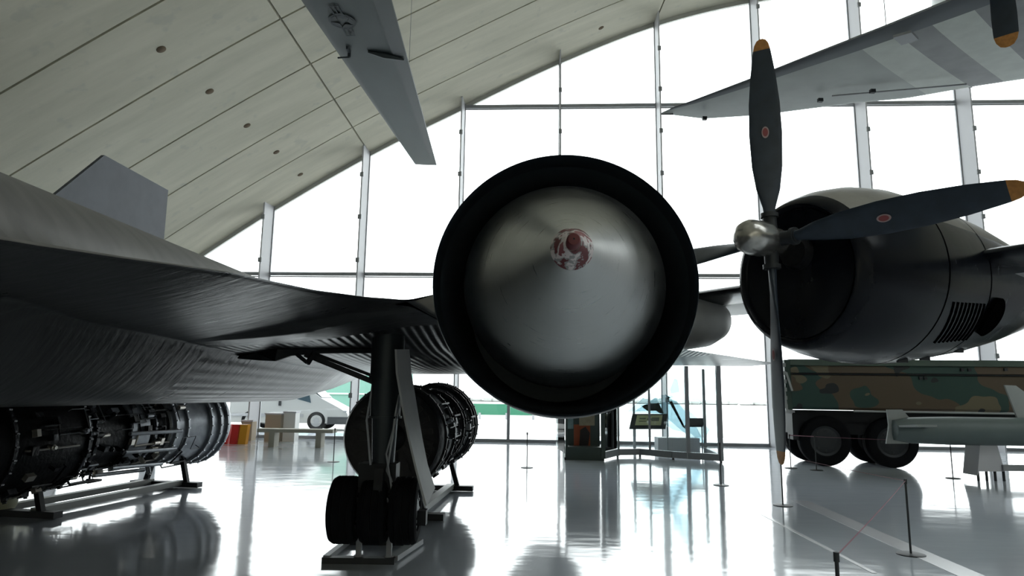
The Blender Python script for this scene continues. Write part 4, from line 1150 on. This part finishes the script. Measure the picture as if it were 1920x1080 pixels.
# side pane left of case
mb = MB(); mb.prism([P(1042, 780, 17.6), P(1058, 780, 16.95), P(1058, 850, 16.95), P(1042, 838, 17.6)], (0.012, 0, 0)); mb.build('glass_pane', M['glass2'], booth, smooth=False)

# etched blue glass sculpture standing in the booth
ey = base[3].y+1.2
sc = empty('etched_glass_sculpture', (P(1260, 800, ey).x, ey, 0), 0, 'blue etched glass panel sculpture rising in diagonal shards inside the booth', 'sculpture')
for pts in ([(1272, 690), (1284, 684), (1286, 740), (1250, 748)], [(1254, 706), (1270, 712), (1274, 735), (1258, 738)], [(1176, 772), (1215, 738), (1260, 742), (1300, 790), (1322, 832), (1300, 826), (1258, 790), (1230, 770)], [(1184, 775), (1230, 745), (1245, 775)], [(1246, 738), (1292, 770), (1330, 805), (1318, 832), (1280, 800)], [(1200, 760), (1260, 752), (1290, 812), (1262, 806)]):
    mb = MB(); o_ = random.random()*.3
    mb.prism([P(x, y, ey+o_) for x, y in pts], (0, .02, 0)); mb.build('glass_shard', M['blueglass'], sc, smooth=False)
mb = MB(); c = P(1270, 830, ey+.1); mb.box((c.x, ey+.15, .22), (1.2, .5, .44)); mb.build('plinth', M['steel_pale'], sc)

def lectern(pl, pr, yt, yb, legs, label, face):
    Y_ = PZ(legs[0], 852).y-.15
    t = empty('information_lectern', (P((pl+pr)/2, 850, Y_).x, Y_, 0), 0, label, 'information lectern', 'information lecterns by the booth')
    A, B = P(pl+6, yt, Y_+.12), P(pr, yt, Y_+.12); C_, D_ = P(pr-4, yb, Y_-.12), P(pl, yb, Y_-.12)
    mb = MB(); mb.prism([A, B, C_, D_], (0, .02, -.04)); tp = mb.build('sloping_panel', M['dark_steel'], t, smooth=False)
    if face:
        ctr = (A+B+C_+D_)/4; mb = MB(); q = [ctr+(p-ctr)*.72+Vector((0, -.01, .012)) for p in (A, B, C_, D_)]
        mb.prism(q, (0, -.004, .006)); fc = mb.build('printed_sheet', mat('yellowish_sheet', (0.42, 0.42, 0.24), .6), tp, smooth=False)
        mb = MB()
        for (u0, v0, w_, h_) in ((.12, .3, .25, .10), (.42, .35, .18, .12), (.60, .25, .3, .35), (.12, .6, .3, .05)):
            e1 = q[1]-q[0]; e2 = q[3]-q[0]; o_ = q[0]+e1*u0+e2*v0+Vector((0, -.008, .009))
            mb.prism([o_, o_+e1*w_, o_+e1*w_+e2*h_, o_+e2*h_], (0, -.002, .002))
        mb.build('printed_text', mat('dark_print', (0.12, 0.13, 0.09), .6), fc, smooth=False)
    for px in legs:
        p = P(px, yb, Y_); mb = MB(); mb.bar((p.x, Y_, 0), (p.x, Y_, p.z+.02), .03, .03); mb.build('leg', M['steel'], t)
lectern(1180, 1252, 776, 802, (1191, 1251), 'dark lectern with a yellowish printed sheet in front of the glass booth', True)
lectern(1284, 1322, 784, 798, (1290, 1316), 'small plain dark lectern right of the yellowish one beside the booth post', False)

# ------------------------------------------------------------------ rope barrier posts
ref_h = .77
def post(px, py, Y, label, first=None):
    p = Vector(PZ(px, py)) if Y is None else Vector((P(px, py, Y).x, Y, 0))
    if first is None:
        t = empty('barrier_post', (p.x, p.y, 0), 0, label, 'barrier post', 'slim rope barrier posts')
        mb = MB(); mb.tube([(p.x, p.y, .01), (p.x, p.y, ref_h-.04)], .011, 12); mb.build('pole', M['dark_steel'], t)
        mb = MB(); mb.lathe([(0, .14), (.008, .14), (.014, .12), (.016, .02)], (p.x, p.y, 0), (0, 0, 1), 32); mb.build('base_disc', M['dark_steel'], t)
        mb = MB(); mb.tube([(p.x, p.y, ref_h-.05), (p.x, p.y, ref_h)], .016, 12); mb.build('rope_clip', M['dark_steel'], t)
    else:
        t = copy_tree(first); t.location = (p.x, p.y, 0); t['label'] = label
    return t, p
p1, q1_ = post(1708, 1040, None, 'nearest full slim barrier post on a disc base at lower right')
_, q2_ = post(1570, 1075, 3.86, 'barrier post cut off by the bottom edge of the frame', p1)
_, q3_ = post(1468, 948, None, 'barrier post directly below the lowest propeller blade tip', p1)
_, q4_ = post(1352, 910, None, 'barrier post in front of the right corner of the glass booth', p1)
_, q5_ = post(1787, 897, None, 'barrier post left of the missile pedestal', p1)
_, q6_ = post(1531, 882, None, 'barrier post in front of the left truck tyre', p1)
_, q7_ = post(988, 877, None, 'barrier post on bright floor left of the green booth base', p1)
_, q8_ = post(625, 866, None, 'far barrier post between the bench and the engine behind the wheels', p1)
_, q9_ = post(1483, 878, None, 'barrier post beside the truck tail left of the tyres', p1)
def rope(a_, b_, label, sag=.0, r=.004):
    mb = MB(); pts = []
    for k in range(9):
        t_ = k/8; p = Vector(a_).lerp(Vector(b_), t_); p.z = ref_h-.02-sag*4*t_*(1-t_); pts.append(p)
    mb.tube(pts, r, 6); mb.build('barrier_rope', M['rope'], loc=((a_+b_)/2), label=label, cat='rope', group='pink barrier ropes')
rope(q2_, q1_, 'thin pink barrier rope between the two posts at lower right', .01)
rope(q9_, q6_, 'short pink barrier rope in front of the left truck tyre', .0, .012)
rope(q6_, q5_, 'thin pink barrier rope between truck tyre and missile pedestal', .01, .004)
rope(q1_, q3_, 'thin barrier rope from the near post to the post below the propeller', .01, .003)
